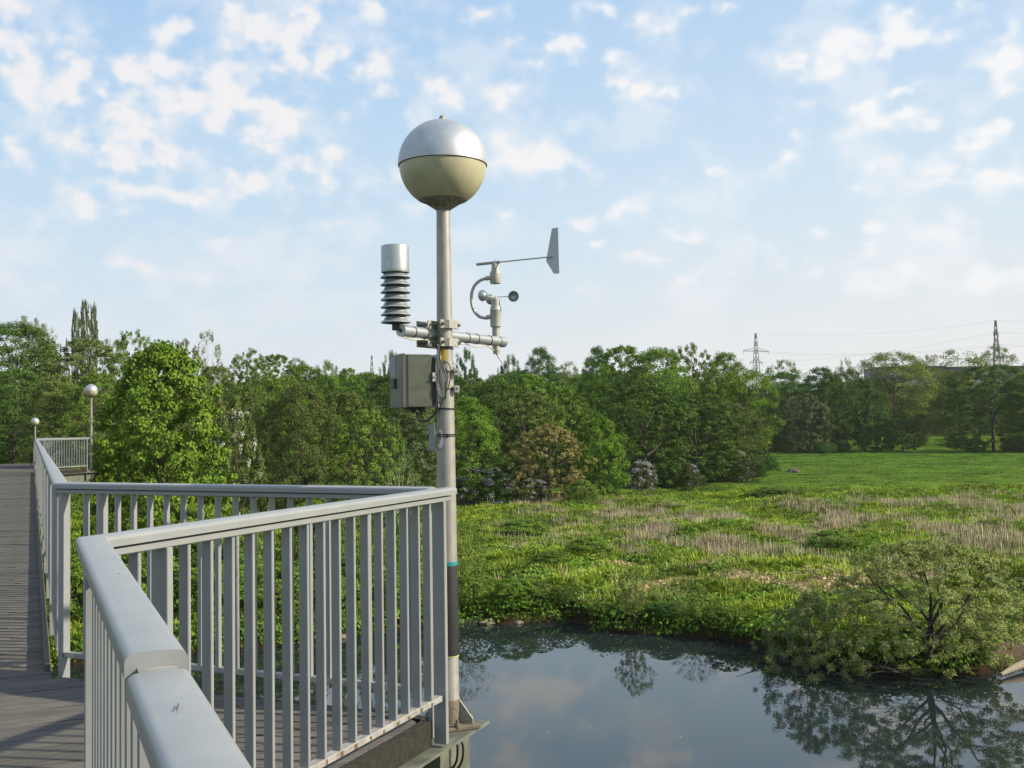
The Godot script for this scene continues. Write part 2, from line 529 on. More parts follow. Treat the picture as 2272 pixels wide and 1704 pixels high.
# one railing panel from a to b (at deck level); cuts are the mitre planes of its cap rail
func railing(a: Vector3, b: Vector3, label: String, first: float, step: float, posts: Array, cut0 := Vector3.ZERO, cut1 := Vector3.ZERO, opt := {}) -> Node3D:
	var root := thing("bridge_railing", a, label, "railing", "grey steel railings of the footbridge")
	var d := (b - a).normalized()
	var l := a.distance_to(b)
	var o := Vector3.ZERO
	var e := b - a
	var H: float = opt.get("drop", 0.0)
	var s := Shape.new()
	var lead: float = opt.get("lead", 0.0)
	s.extrude(hand_profile(), o - d * lead + Vector3.UP * (1.164 - H), e + d * opt.get("over", 0.0) + Vector3.UP * (1.164 - H), cut0, cut1)
	put("handrail", s.mesh(), M.paint, root)
	s = Shape.new()
	s.extrude(rect(0.034, 0.012), o + d * 0.02 + Vector3.UP * (1.157 - H), e - d * 0.02 + Vector3.UP * (1.157 - H), cut0, cut1)
	s.extrude(rect(0.062, 0.026), o + d * 0.004 + Vector3.UP * (1.132 - H), e - d * 0.004 + Vector3.UP * (1.132 - H), cut0, cut1)
	put("lower_strip", s.mesh(), M.paint, root)
	s = Shape.new()
	s.extrude(rect(0.046, 0.03), o + d * opt.get("foot0", 0.05) + Vector3.UP * 0.102, e - d * opt.get("foot1", 0.1) + Vector3.UP * 0.102)
	put("bottom_rail", s.mesh(), M.paint_foot, root)
	var turn := Basis(Vector3.UP, atan2(d.x, d.z))
	var t := first
	while t < l - 0.05:
		var is_post := false
		for q in posts:
			if absf(q - t) < step * 0.45: is_post = true
		if not is_post:
			put("baluster", bal_mesh, M.paint, root, Transform3D(turn, d * t + Vector3.UP * (0.632 - H * 0.5)))
		t += step
	for q in posts:
		put("post", post_mesh, M.paint, root, Transform3D(turn, d * q + Vector3.UP * (0.505 - H * 0.5)))
	return root

func lamp(where: Vector3, label: String) -> Node3D:
	var root := thing("ball_lamp", where, label, "street lamp", "ball lamps along the footbridge")
	var s := Shape.new()
	var I := Transform3D()
	s.lathe(I, PackedVector2Array([Vector2(0.0, -0.01), Vector2(0.062, -0.01), Vector2(0.062, 0.015), Vector2(0.0575, 0.03), Vector2(0.055, 0.9), Vector2(0.051, 1.45), Vector2(0.045, 2.05), Vector2(0.0385, 2.78), Vector2(0.0, 2.78)]), 28)
	put("pole", s.mesh(), M.pole, root)
	# foot: four gussets on a plate
	s = Shape.new()
	s.block(Transform3D(Basis(Vector3.UP, 0.42), Vector3(0, -0.127, 0)), Vector3(0.27, 0.022, 0.27), 0.003)
	s.lathe(I, PackedVector2Array([Vector2(0.068, -0.116), Vector2(0.068, -0.01), Vector2(0.062, 0.012)]), 24)
	put("foot_plate", s.mesh(), M.rusty, root)
	for k in 4:
		var g := Shape.new()
		var b := Basis(Vector3.UP, 0.42 + PI / 4 + k * PI / 2)
		g.sheet(PackedVector2Array([Vector2(0.05, -0.117), Vector2(0.145, -0.117), Vector2(0.145, -0.09), Vector2(0.066, 0.008), Vector2(0.05, 0.008)]), Transform3D(b, Vector3.ZERO), 0.012)
		put("gusset", g.mesh(), M.pole, root)
		var h := Shape.new()
		var q := b.rotated(Vector3.UP, PI / 4) * Vector3(0.125, 0, 0)
		h.lathe(Transform3D(Basis(), q), PackedVector2Array([Vector2(0.0, -0.12), Vector2(0.017, -0.12), Vector2(0.017, -0.098), Vector2(0.009, -0.098), Vector2(0.009, -0.075), Vector2(0.0, -0.075)]), 6)
		put("anchor_bolt", h.mesh(), M.rusty, root)
	var cy := 3.012
	var R := 0.247
	var p := PackedVector2Array()
	s = Shape.new()
	for k in 15:
		var a := deg_to_rad(-56.0 + k * 55.0 / 14)
		p.append(Vector2(R * cos(a), cy + R * sin(a)))
	s.lathe(I, p, 48)
	var shade := put("lamp_shade", s.mesh(), M.cream, root)
	s = Shape.new()
	s.lathe(I, PackedVector2Array([Vector2(0.0385, 2.745), Vector2(0.046, 2.755), Vector2(0.10, 2.79), Vector2(0.137, 2.806), Vector2(0.141, 2.812), Vector2(0.13, 2.816)]), 32)
	put("collar", s.mesh(), M.collar, root)
	p = PackedVector2Array([Vector2(0.244, cy - 0.008), Vector2(0.2535, cy - 0.008)])
	for k in 16:
		var a := deg_to_rad(0.5 + k * 88.0 / 15)
		p.append(Vector2(0.2535 * cos(a), cy + 0.2535 * sin(a)))
	s = Shape.new()
	s.lathe(I, p, 48)
	put("lamp_cap", s.mesh(), M.alu, root)
	s = Shape.new()
	s.lathe(I, PackedVector2Array([Vector2(0.0, cy - 0.007), Vector2(0.2505, cy - 0.007), Vector2(0.2505, cy - 0.011), Vector2(0.0, cy - 0.011)]), 48)
	put("gasket", s.mesh(), M.black, shade)
	s = Shape.new()
	s.lathe(I, PackedVector2Array([Vector2(0.021, cy + 0.25), Vector2(0.021, cy + 0.256), Vector2(0.019, cy + 0.266), Vector2(0.012, cy + 0.279), Vector2(0.0, cy + 0.284)]), 16)
	put("finial", s.mesh(), M.finial, root)
	return root

func build_bridge() -> void:
	var rng := RandomNumberGenerator.new()
	rng.seed = 31
	var frame := Basis(ACROSS, Vector3.UP, -ALONG)
	var root := thing("footbridge", E_, "grey wooden boardwalk bridge with pointed lookout bays over the river", "footbridge")
	root.basis = frame
	# deck boards: x to the right of the walk, -z along it
	var tones := [M.plank_a, M.plank_b, M.plank_c, M.plank_d]
	var W := 3.1
	var one := Shape.new()
	one.block(Transform3D(Basis(), Vector3(-W / 2 - 0.05, -0.025, 0)), Vector3(W, 0.05, 0.1415), 0.004)
	var plain := one.mesh()
	var far := Shape.new()
	var k := -34
	while k * 0.15 < 82.0:
		var s := k * 0.15 + 0.02
		var y := deck_y(s) + rng.randf_range(-0.0025, 0.0025)
		var lean := rng.randf_range(-0.004, 0.004)
		var in_bay := 0.0
		for rep in [0.0, BAY_STEP]:
			var q: float = s - rep
			if q > 0.0 and q < 3.55: in_bay = 1.0 + rep
		var t := Transform3D(Basis(Vector3.BACK, lean * 0.3), Vector3(0, y, -s))
		if s < 34.0 and in_bay == 0.0:
			put("plank", plain, tones[rng.randi() % 4], root, t)
		elif in_bay > 0.0:
			var q: float = s - (in_bay - 1.0)
			var r0 := bay_reach(q - 0.0708)
			var r1 := bay_reach(q + 0.0708)
			var g := Shape.new()
			var poly := PackedVector2Array([Vector2(-W - 0.05, -0.0708), Vector2(r0, -0.0708), Vector2(r1, 0.0708), Vector2(-W - 0.05, 0.0708)])
			g.sheet(poly, Transform3D(Basis(Vector3.RIGHT, -PI / 2), Vector3(0, -0.025, 0)), 0.05)
			put("plank", g.mesh(), tones[rng.randi() % 4], root, t)
		else:
			far.block(t * Transform3D(Basis(), Vector3(-W / 2 - 0.05, -0.025, 0)), Vector3(W, 0.05, 0.1415), 0.0)
		k += 1
	var fo := put("far_planks", far.mesh(), M.plank_b, root)
	fo.set_meta("kind", "stuff")
	# steel below: two long girders, then the beams that carry each bay
	for gx in [-0.22, -2.95]:
		var s := Shape.new()
		for seg in 30:
			var s0 := -6.0 + seg * 3.0
			var s1 := s0 + 3.0
			s.extrude(ibeam(0.22, 0.5, 0.02), Vector3(gx, deck_y(s0) - 0.62, -s0), Vector3(gx, deck_y(s1) - 0.62, -s1))
		put("girder", s.mesh(), M.beam, root)
	for x in [-1.6]:
		var s := Shape.new()
		s.block(Transform3D(Basis(), Vector3(x, -3.6, -30.4)), Vector3(2.6, 5.8, 0.7), 0.04)
		put("pier", s.mesh(), M.concrete, root)
	var inv := root.transform.affine_inverse()
	for rep in 2:
		var sh: Vector3 = ALONG * BAY_STEP * rep
		for side in 2:
			var c0 := E_ if side == 0 else F_
			var dir := (A_ - c0).normalized()
			var right := dir.cross(Vector3.UP).normalized() * (1.0 if side == 0 else -1.0)
			var l := c0.distance_to(A_)
			var s := Shape.new()
			var a := c0 + sh - right * 0.10 - dir * (0.5 if side == 0 else 0.3)
			var b := A_ + sh - right * 0.10 + dir * (0.43 if side == 0 else 0.0)
			s.extrude(ibeam(0.27, 0.34, 0.016), inv * (a + Vector3.UP * -0.48), inv * (b + Vector3.UP * -0.4801))
			put("bay_beam", s.mesh(), M.beam, root)
			s = Shape.new()
			a = c0 + sh - right * 0.072 + dir * 0.15
			b = A_ + sh - right * 0.072 - dir * 0.12
			s.extrude(rect(0.058, 0.132), inv * (a + Vector3.UP * -0.1375), inv * (b + Vector3.UP * -0.1375))
			put("edge_timber", s.mesh(), M.timber, root)
	# low kerb of steel angle beside the walk
	for seg in 24:
		var s := Shape.new()
		var s0 := 3.75 + seg * 1.4
		s.block(Transform3D(Basis(), Vector3(-0.075, 0.022, -s0 - 0.7)), Vector3(0.035, 0.044, 1.385), 0.004)
		put("kerb_board", s.mesh(), M.plank_a, root)

	# railings
	bal_mesh = _bar(0.044, 1.005, 0.016)
	post_mesh = _bar(0.072, 1.255, 0.03)
	var dc := (A_ - E_).normalized()
	var db := (A_ - F_).normalized()
	# mitre planes at the two bay corners
	var miter_e := (ALONG + dc).normalized()
	var miter_f := (ALONG - db).normalized()
	var seam := E_ - ALONG * 1.86
	var r := railing(seam, E_, "near railing whose broad rounded cap rail runs down to the lower left", 0.06, 0.12, [1.5], Vector3.ZERO, miter_e, {"foot1": 0.02})
	# cap rail sleeve seen in the seam
	var s := Shape.new()
	s.block(Transform3D(Basis(Vector3.UP, atan2(ALONG.x, ALONG.z)), Vector3.UP * 1.1695), Vector3(0.057, 0.0165, 0.066), 0.001)
	put("sleeve", s.mesh(), M.paint_foot, r)
	railing(E_ - ALONG * 5.2, E_ - ALONG * 1.895, "nearest length of railing at the bottom edge, set a little lower than the next", 0.05, 0.12, [1.7], Vector3.ZERO, Vector3.ZERO, {"drop": 0.022})
	# wear on the two near cap rails
	var along := Basis(Vector3.UP, atan2(ALONG.x, ALONG.z))
	for q in [[-2.133, -0.003, 1.1832, 0.030, 0.0016, 1.35], [-0.33, -0.004, 1.2028, 0.004, 0.006, 0.3], [-0.95, 0.012, 1.2028, 0.003, 0.003, 0.0], [-1.35, -0.015, 1.2028, 0.002, 0.004, 0.6]]:
		s = Shape.new()
		var pos: Vector3 = E_ + ALONG * q[0] + ACROSS * q[1] - seam
		pos.y = q[2]
		s.block(Transform3D(along * Basis(Vector3.UP, q[5]), pos), Vector3(q[3], 0.0008, q[4]), 0.0)
		put("scratch", s.mesh(), M.dark if q[5] > 1.0 or q[3] == 0.003 else M.chalk_light, r)
	var pc := railing(E_, A_, "railing panel running from the bay corner up to the lamp post with instruments", 0.186, 0.1206, [0.314, 2.375], miter_e, Vector3.ZERO, {"over": 0.03, "foot0": 0.1, "foot1": 0.12})
	var outc := dc.cross(Vector3.UP).normalized()
	for m in 16:
		s = Shape.new()
		var w := rng.randf_range(0.010, 0.028)
		s.block(Transform3D(Basis(Vector3.UP, atan2(dc.x, dc.z)), dc * (0.43 + m * 0.1206 + rng.randf_range(-0.01, 0.01)) + outc * 0.0233 + Vector3.UP * (0.118 - rng.randf_range(0, 0.006))), Vector3(0.0012, rng.randf_range(0.012, 0.024), w), 0.0)
		put("rust_mark", s.mesh(), M.rust, pc)
	railing(F_, A_, "railing panel on the far side of the bay, its top rail nearly level", 0.087, 0.1282, [0.03, 0.345, 2.66], miter_f, Vector3.ZERO, {"over": -0.09, "foot1": 0.2})
	var f2 := E_ + ALONG * BAY_STEP
	railing(F_, f2, "long railing along the boardwalk that recedes to the second lookout bay", 0.13, 0.13, [2.0, 4.0, 6.0, 8.0, 10.0, 12.0, 14.0, 16.0, 18.0, 20.0, 22.0, 24.0, 26.0, 28.0, 30.0, 32.0], miter_f, Vector3.ZERO)
	railing(f2, A_ + ALONG * BAY_STEP, "distant sunlit railing panel of the second bay beside the middle ball lamp", 0.186, 0.1206, [0.314, 2.375], Vector3.ZERO, Vector3.ZERO, {"over": 0.03, "foot1": 0.12})
	railing(F_ + ALONG * BAY_STEP, A_ + ALONG * BAY_STEP, "distant railing panel on the far side of the second bay", 0.087, 0.1282, [0.345, 2.66], Vector3.ZERO, Vector3.ZERO, {"over": -0.09, "foot1": 0.2})
	# the last stretch bends down with the bridge
	var g := thing("bridge_railing", F_ + ALONG * BAY_STEP, "farthest railing, dropping out of sight behind the second bay", "railing", "grey steel railings of the footbridge")
	var parts := [Shape.new(), Shape.new(), Shape.new()]
	for seg in 12:
		var q0 := seg * 2.5
		var q1 := q0 + 2.5
		var p0 := ALONG * q0 + Vector3.UP * deck_y(41.7 + q0)
		var p1 := ALONG * q1 + Vector3.UP * deck_y(41.7 + q1)
		parts[0].extrude(hand_profile(), p0 + Vector3.UP * 1.164, p1 + Vector3.UP * 1.164)
		parts[1].extrude(rect(0.046, 0.03), p0 + Vector3.UP * 0.102, p1 + Vector3.UP * 0.102)
		for m in 19:
			parts[2].block(Transform3D(Basis(Vector3.UP, atan2(ALONG.x, ALONG.z)), p0.lerp(p1, (m + 0.5) / 19) + Vector3.UP * 0.632), Vector3(0.044, 1.005, 0.016))
	put("handrail", parts[0].mesh(), M.paint, g)
	put("bottom_rail", parts[1].mesh(), M.paint_foot, g)
	put("balusters", parts[2].mesh(), M.paint, g).set_meta("kind", "stuff")

func _bar(across: float, h: float, along: float) -> ArrayMesh:
	var s := Shape.new()
	s.block(Transform3D(), Vector3(across, h, along), 0.0025)
	return s.mesh()

func ibeam(w: float, h: float, t: float) -> PackedVector2Array:
	var a := w / 2
	var b := t / 2
	return PackedVector2Array([Vector2(-a, 0), Vector2(a, 0), Vector2(a, t), Vector2(b, t), Vector2(b, h - t), Vector2(a, h - t), Vector2(a, h), Vector2(-a, h), Vector2(-a, h - t), Vector2(-b, h - t), Vector2(-b, t), Vector2(-a, t)])

func bay_reach(q: float) -> float:
	return maxf(-0.05, minf(q * 1.1164 - 0.15, (3.696 - q) * 0.8963 - 0.121))

# ---------------------------------------------------------------- instruments on the near lamp post
func cord(pts: Array, r: float, smooth := 6) -> Shape:
	var c := Curve3D.new()
	for i in pts.size():
		var tan := Vector3.ZERO
		if i > 0 and i < pts.size() - 1: tan = (pts[i + 1] - pts[i - 1]) / 6.0
		c.add_point(pts[i], -tan, tan)
	var path := PackedVector3Array()
	for i in (pts.size() - 1) * smooth + 1:
		path.append(c.sample(mini(i / smooth, pts.size() - 2) if i < (pts.size() - 1) * smooth else pts.size() - 2, float(i % smooth) / smooth if i < (pts.size() - 1) * smooth else 1.0))
	var rr := PackedFloat32Array()
	rr.resize(path.size()); rr.fill(r)
	var s := Shape.new()
	s.tube(path, rr, 8)
	return s

func ring(at: Vector3, axis: Vector3, r: float, h: float, thick: float) -> Shape:
	var s := Shape.new()
	var y := axis.normalized()
	var x := y.cross(Vector3(0.3, 0.2, 0.9)).normalized()
	s.lathe(Transform3D(Basis(x, y, x.cross(y)), at), PackedVector2Array([Vector2(r - thick, -h / 2), Vector2(r + thick, -h / 2), Vector2(r + thick, h / 2), Vector2(r - thick, h / 2)]), 28)
	return s

func pole_r(y: float) -> float:
	if y > 2.05: return lerpf(0.045, 0.0385, (y - 2.05) / 0.73)
	if y > 1.45: return lerpf(0.051, 0.045, (y - 1.45) / 0.6)
	if y > 0.9: return lerpf(0.055, 0.051, (y - 0.9) / 0.55)
	return lerpf(0.0575, 0.055, clampf(y / 0.9, 0, 1))

func build_station() -> void:
	var o := POLE
	# bands painted and taped on the post
	var s := Shape.new()
	s.lathe(Transform3D(), PackedVector2Array([Vector2(0.0592, 0.252), Vector2(0.0594, 0.255), Vector2(0.0578, 0.752), Vector2(0.057, 0.755)]), 28)
	var wrap := thing("black_wrap", o, "black wrap round the lamp post below the handrail, scuffed on its left", "post wrap")
	put("sleeve", s.mesh(), M.wrap, wrap)
	put("turquoise_tape", ring(Vector3(0, 0.762, 0), Vector3(0.02, 1, 0.03), 0.0566, 0.022, 0.0018).mesh(), M.teal, wrap)
	put("yellow_edge", ring(Vector3(0, 0.249, 0), Vector3.UP, 0.0588, 0.006, 0.001).mesh(), M.lime_tape, wrap)
	var scr := RandomNumberGenerator.new()
	scr.seed = 4
	for k in 9:
		# chalk scuffs
		var g := Shape.new()
		var a := deg_to_rad(scr.randf_range(132, 165))
		var y := scr.randf_range(0.40, 0.66)
		var path := PackedVector3Array()
		for m in 5:
			var b := a + scr.randf_range(-0.10, 0.10)
			path.append(Vector3(cos(b) * 0.0592, y + m * 0.011 * scr.randf_range(0.4, 1.3), sin(b) * 0.0592))
		g.tube(path, PackedFloat32Array([0.0004, 0.0009, 0.0010, 0.0008, 0.0004]), 5)
		put("scuff", g.mesh(), M.chalk, wrap)

	# mounting arm, clamped behind the post
	var L := Vector3(-0.218, 2.046, 0.250)
	var R := Vector3(0.310, 2.044, -0.585)
	var ax := (R - L).normalized()
	var nrm := Vector3(-ax.z, 0, ax.x)           # towards the right and the viewer
	nrm = nrm if nrm.z > 0 else -nrm
	var arm := thing("mounting_arm", o, "silver mounting tube clamped across the lamp post, carrying the weather instruments", "mounting arm")
	s = Shape.new()
	s.rod(L, R, 0.030, 24)
	put("tube", s.mesh(), M.silver, arm)
	s = Shape.new()
	s.rod(L - ax * 0.004, L + ax * 0.075, 0.0335, 24)
	put("end_sleeve", s.mesh(), M.silver, arm)
	s = Shape.new()
	s.rod(L - ax * 0.007, L, 0.011, 12)
	put("end_bolt", s.mesh(), M.dark, arm)
	s = Shape.new()
	s.rod(R - ax * 0.03, R + ax * 0.03, 0.034, 24)
	put("end_cap", s.mesh(), M.silver, arm)
	for k in [0.10, 0.21, 0.62, 0.72, 0.86]:
		put("cable_tie", ring(L.lerp(R, k), ax, 0.031, 0.006, 0.0015).mesh(), M.dark, arm)
	var turn := Basis(ax, Vector3.UP, ax.cross(Vector3.UP))
	if turn.z.dot(nrm) < 0: turn = Basis(-ax, Vector3.UP, (-ax).cross(Vector3.UP))
	for h in [2.098, 1.996]:
		# hat shaped saddle on the side of the viewer, plate behind
		var g := Shape.new()
		var hat := PackedVector2Array([Vector2(-0.088, 0.030), Vector2(-0.052, 0.030), Vector2(-0.036, 0.047), Vector2(0.036, 0.047), Vector2(0.052, 0.030), Vector2(0.088, 0.030), Vector2(0.088, 0.037), Vector2(0.058, 0.037), Vector2(0.040, 0.062), Vector2(-0.040, 0.062), Vector2(-0.058, 0.037), Vector2(-0.088, 0.037)])
		var flat := Basis(turn.x, turn.z, turn.x.cross(turn.z))
		g.sheet(hat, Transform3D(flat, Vector3(0, h, 0)), 0.046)
		put("saddle", g.mesh(), M.galv, arm)
		var pl := Shape.new()
		pl.block(Transform3D(turn, Vector3(0, h, 0) - turn.z * 0.048), Vector3(0.19, 0.046, 0.008), 0.002)
		pl.block(Transform3D(turn, Vector3(0, h, 0) - turn.z * 0.125), Vector3(0.19, 0.046, 0.008), 0.002)
		put("back_plate", pl.mesh(), M.galv, arm)
		for e in [-0.074, 0.074]:
			var bo := Shape.new()
			bo.rod(Vector3(0, h, 0) + turn.x * e - turn.z * 0.14, Vector3(0, h, 0) + turn.x * e + turn.z * 0.058, 0.0055, 8)
			bo.rod(Vector3(0, h, 0) + turn.x * e + turn.z * 0.037, Vector3(0, h, 0) + turn.x * e + turn.z * 0.048, 0.0105, 6)
			put("clamp_bolt", bo.mesh(), M.rusty, arm)
	put("cable", cord([L + Vector3(0.01, -0.035, 0.005), L + ax * 0.10 + Vector3(0, -0.042, 0), L + ax * 0.22 + Vector3(0, -0.036, 0.0), L + ax * 0.31 + Vector3(0.0, -0.055, 0.01), Vector3(-0.035, 1.975, 0.045), Vector3(-0.02, 1.90, 0.055)], 0.0045).mesh(), M.cable, arm)
	put("cable", cord([Vector3(0.05, 1.985, 0.03), L.lerp(R, 0.60) + Vector3(0, -0.038, 0.0), L.lerp(R, 0.72) + Vector3(0, -0.046, 0), L.lerp(R, 0.86) + Vector3(0, -0.038, 0.0), R + Vector3(-0.03, -0.075, 0.02), R + Vector3(0.012, -0.14, 0.02)], 0.0042).mesh(), M.cable, arm)

	# radiation shield on the left end
	var c := Vector3(-0.249, 0, 0.237)
	var sh := thing("radiation_shield", o + c, "silver stack of ring shaped sun shields under a cylinder, on the arm's left end", "weather sensor")
	s = Shape.new()
	s.lathe(Transform3D(), PackedVector2Array([Vector2(0.069, 2.362), Vector2(0.0765, 2.364), Vector2(0.0775, 2.372), Vector2(0.0765, 2.384), Vector2(0.0765, 2.500), Vector2(0.0745, 2.507), Vector2(0.068, 2.511), Vector2(0.0, 2.517)]), 40)
	put("cylinder", s.mesh(), M.silver, sh)
	for k in 7:
		var y := 2.090 + k * 0.0408
		s = Shape.new()
		s.lathe(Transform3D(), PackedVector2Array([Vector2(0.046, y + 0.016), Vector2(0.0805, y - 0.001), Vector2(0.082, y + 0.001), Vector2(0.0805, y + 0.004), Vector2(0.071, y + 0.011), Vector2(0.063, y + 0.020), Vector2(0.059, y + 0.028), Vector2(0.046, y + 0.030)]), 40)
		put("shield_ring", s.mesh(), M.silver, sh)
	s = Shape.new()
	s.rod(Vector3(0, 2.085, 0), Vector3(0, 2.365, 0), 0.050, 24)
	s.rod(Vector3(0, 2.05, 0), Vector3(0, 2.09, 0), 0.021, 16)
	put("core", s.mesh(), M.dark, sh)

	# wind sensor on the right end
	var w := Vector3(0.282, 0, -0.563)
	var ws := thing("wind_sensor", o + w, "grey wind sensor with three cups below a vane, on the arm's right end", "weather sensor")
	s = Shape.new()
	s.lathe(Transform3D(), PackedVector2Array([Vector2(0.0, 1.968), Vector2(0.020, 1.968), Vector2(0.020, 1.985), Vector2(0.024, 1.985), Vector2(0.024, 2.14), Vector2(0.0, 2.14)]), 24)
	put("mount_tube", s.mesh(), M.galv, ws)
	s = Shape.new()
	s.lathe(Transform3D(), PackedVector2Array([Vector2(0.024, 2.136), Vector2(0.0355, 2.136), Vector2(0.0355, 2.236), Vector2(0.0365, 2.238), Vector2(0.0365, 2.240), Vector2(0.034, 2.243), Vector2(0.032, 2.262), Vector2(0.0285, 2.264), Vector2(0.0285, 2.268)]), 28)
	put("cup_body", s.mesh(), M.sensor, ws)
	s = Shape.new()
	s.lathe(Transform3D(), PackedVector2Array([Vector2(0.0275, 2.268), Vector2(0.0265, 2.306), Vector2(0.022, 2.311), Vector2(0.008, 2.313), Vector2(0.005, 2.33), Vector2(0.0, 2.331)]), 24)
	var hub := put("cup_hub", s.mesh(), M.sensor, ws)
	for k in 3:
		var a := deg_to_rad(15.0 + 120.0 * k)
		var dir := Vector3(cos(a), 0, sin(a))
		var face := Vector3(-sin(a), 0, cos(a))
		var at := Vector3(0, 2.320, 0) + dir * 0.115
		var g := Shape.new()
		g.rod(Vector3(0, 2.320, 0), Vector3(0, 2.320, 0) + dir * 0.084, 0.0028, 6)
		put("cup_arm", g.mesh(), M.sensor, hub)
		g = Shape.new()
		var up := face.cross(dir)
		var tr := Transform3D(Basis(dir, face, dir.cross(face)), at)
		var pr := PackedVector2Array()
		for m in 9:
			var q := deg_to_rad(-90.0 + m * 90.0 / 8)
			pr.append(Vector2(0.0345 * cos(q), 0.0345 * sin(q)))
		for m in 9:
			var q := deg_to_rad(-m * 90.0 / 8)
			pr.append(Vector2(0.0325 * cos(q), 0.0325 * sin(q) + 0.0005))
		g.lathe(tr, pr, 24)
		put("cup", g.mesh(), M.silver, ws)
	var st := Shape.new()
	st = cord([Vector3(-0.03, 2.196, 0), Vector3(-0.06, 2.190, 0), Vector3(-0.105, 2.203, 0), Vector3(-0.138, 2.245, 0), Vector3(-0.1505, 2.310, 0), Vector3(-0.139, 2.375, 0), Vector3(-0.105, 2.418, 0), Vector3(-0.058, 2.437, 0), Vector3(-0.02, 2.440, 0)], 0.0095)
	put("bracket", st.mesh(), M.sensor, ws)
	s = Shape.new()
	s.rod(Vector3(-0.060, 2.195, 0), Vector3(-0.02, 2.200, 0), 0.0135, 14)
	s.rod(Vector3(-0.062, 2.4365, 0), Vector3(-0.02, 2.442, 0), 0.0135, 14)
	put("bracket_end", s.mesh(), M.sensor, ws)
	s = Shape.new()
	s.lathe(Transform3D(), PackedVector2Array([Vector2(0.0, 2.398), Vector2(0.006, 2.404), Vector2(0.031, 2.404), Vector2(0.0335, 2.408), Vector2(0.0335, 2.460), Vector2(0.0345, 2.461), Vector2(0.0345, 2.465), Vector2(0.0325, 2.467), Vector2(0.031, 2.480), Vector2(0.024, 2.483), Vector2(0.024, 2.485)]), 28)
	put("vane_body", s.mesh(), M.sensor, ws)
	s = Shape.new()
	s.lathe(Transform3D(), PackedVector2Array([Vector2(0.0235, 2.485), Vector2(0.0225, 2.522), Vector2(0.02, 2.530), Vector2(0.0, 2.531)]), 24)
	put("vane_hub", s.mesh(), M.sensor, ws)
	var vd := Vector3(0.425, 0.006, 0.20).normalized()
	var vh := Vector3(0, 2.536, 0)
	s = Shape.new()
	s.rod(vh - vd * 0.128, vh + vd * 0.038, 0.0095, 16)
	s.rod(vh, vh + Vector3(0, 0.022, 0), 0.003, 6)
	put("counterweight", s.mesh(), M.sensor, ws)
	s = Shape.new()
	s.rod(vh + vd * 0.03, vh + vd * 0.385, 0.0042, 8)
	put("vane_rod", s.mesh(), M.sensor, ws)
	s = Shape.new()
	var vx := Vector3(vd.x, 0, vd.z).normalized()
	s.sheet(PackedVector2Array([Vector2(0.0, -0.016), Vector2(0.050, -0.098), Vector2(0.086, -0.098), Vector2(0.082, 0.181), Vector2(0.042, 0.179)]), Transform3D(Basis(vx, Vector3.UP, vx.cross(Vector3.UP)), vh + vx * 0.342 + Vector3(0, -0.001, 0) + vx.cross(Vector3.UP) * -0.006), 0.002)
	put("vane_plate", s.mesh(), M.vane, ws)

	# steel cabinet left of the post
	var th := deg_to_rad(25.0)
	var m3 := Vector3(-cos(th), 0, sin(th))       # the door looks this way
	var m1 := Vector3(-sin(th), 0, -cos(th))      # along the door, away from the viewer
	var B := Basis(m1, Vector3.UP, m3)
	if B.determinant() < 0: B = Basis(-m1, Vector3.UP, m3)
	var near := Vector3(-0.2175, 1.780, 0.137)    # near edge of the door, mid height
	var cab := thing("control_cabinet", o, "grey steel instrument cabinet strapped to the left of the lamp post", "cabinet")
	var ctr := near + m1 * 0.105 - m3 * 0.010
	s = Shape.new()
	s.block(Transform3D(B, ctr - m3 * 0.085), Vector3(0.20, 0.294, 0.145), 0.004)
	put("body", s.mesh(), M.steel, cab)
	s = Shape.new()
	s.block(Transform3D(B, ctr - m3 * 0.008), Vector3(0.196, 0.29, 0.012), 0.001)
	put("seal", s.mesh(), M.black, cab)
	s = Shape.new()
	s.block(Transform3D(B, ctr + m3 * 0.010), Vector3(0.21, 0.302, 0.024), 0.004)
	var door := put("door", s.mesh(), M.steel, cab)
	s = Shape.new()
	s.block(Transform3D(B, ctr + m3 * 0.026 + m1 * 0.03 + Vector3(0, -0.012, 0)), Vector3(0.062, 0.056, 0.012), 0.002)
	put("lock", s.mesh(), M.black, door)
	s = Shape.new()
	s.block(Transform3D(B, ctr + m3 * 0.0226 + m1 * 0.045 + Vector3(0, 0.084, 0)), Vector3(0.085, 0.11, 0.0012))
	put("label_plate", s.mesh(), M.plate, door)
	for k in 6:
		s = Shape.new()
		s.block(Transform3D(B, ctr + m3 * 0.0236 + m1 * 0.045 + Vector3(0, 0.122 - k * 0.015, 0)), Vector3(0.075, 0.003, 0.0006))
		put("print_line", s.mesh(), M.print, door)
	var back := ctr - m3 * 0.165
	s = Shape.new()
	s.block(Transform3D(B, back - m1 * 0.03 - m3 * 0.004), Vector3(0.10, 0.27, 0.022), 0.002)
	put("bracket", s.mesh(), M.dark, cab)
	s = Shape.new()
	s.block(Transform3D(B, back - m3 * 0.026), Vector3(0.22, 0.30, 0.004), 0.0008)
	put("mounting_plate", s.mesh(), M.plate_light, cab)
	s = Shape.new()
	s.block(Transform3D(B, back - m1 * 0.108 + Vector3(0, 0.02, 0)), Vector3(0.012, 0.052, 0.024), 0.002)
	s.rod(back - m1 * 0.112 + Vector3(0, 0.022, 0), back - m1 * 0.128 + Vector3(0, 0.022, 0), 0.005, 8)
	put("latch", s.mesh(), M.galv, cab)
	s = Shape.new()
	for e in [Vector3(-0.02, 0, 0.0), Vector3(0.03, 0, 0.02)]:
		s.rod(ctr - m3 * 0.09 - m1 * 0.03 + e + Vector3(0, -0.145, 0), ctr - m3 * 0.09 - m1 * 0.03 + e + Vector3(0, -0.178, 0), 0.014, 10)
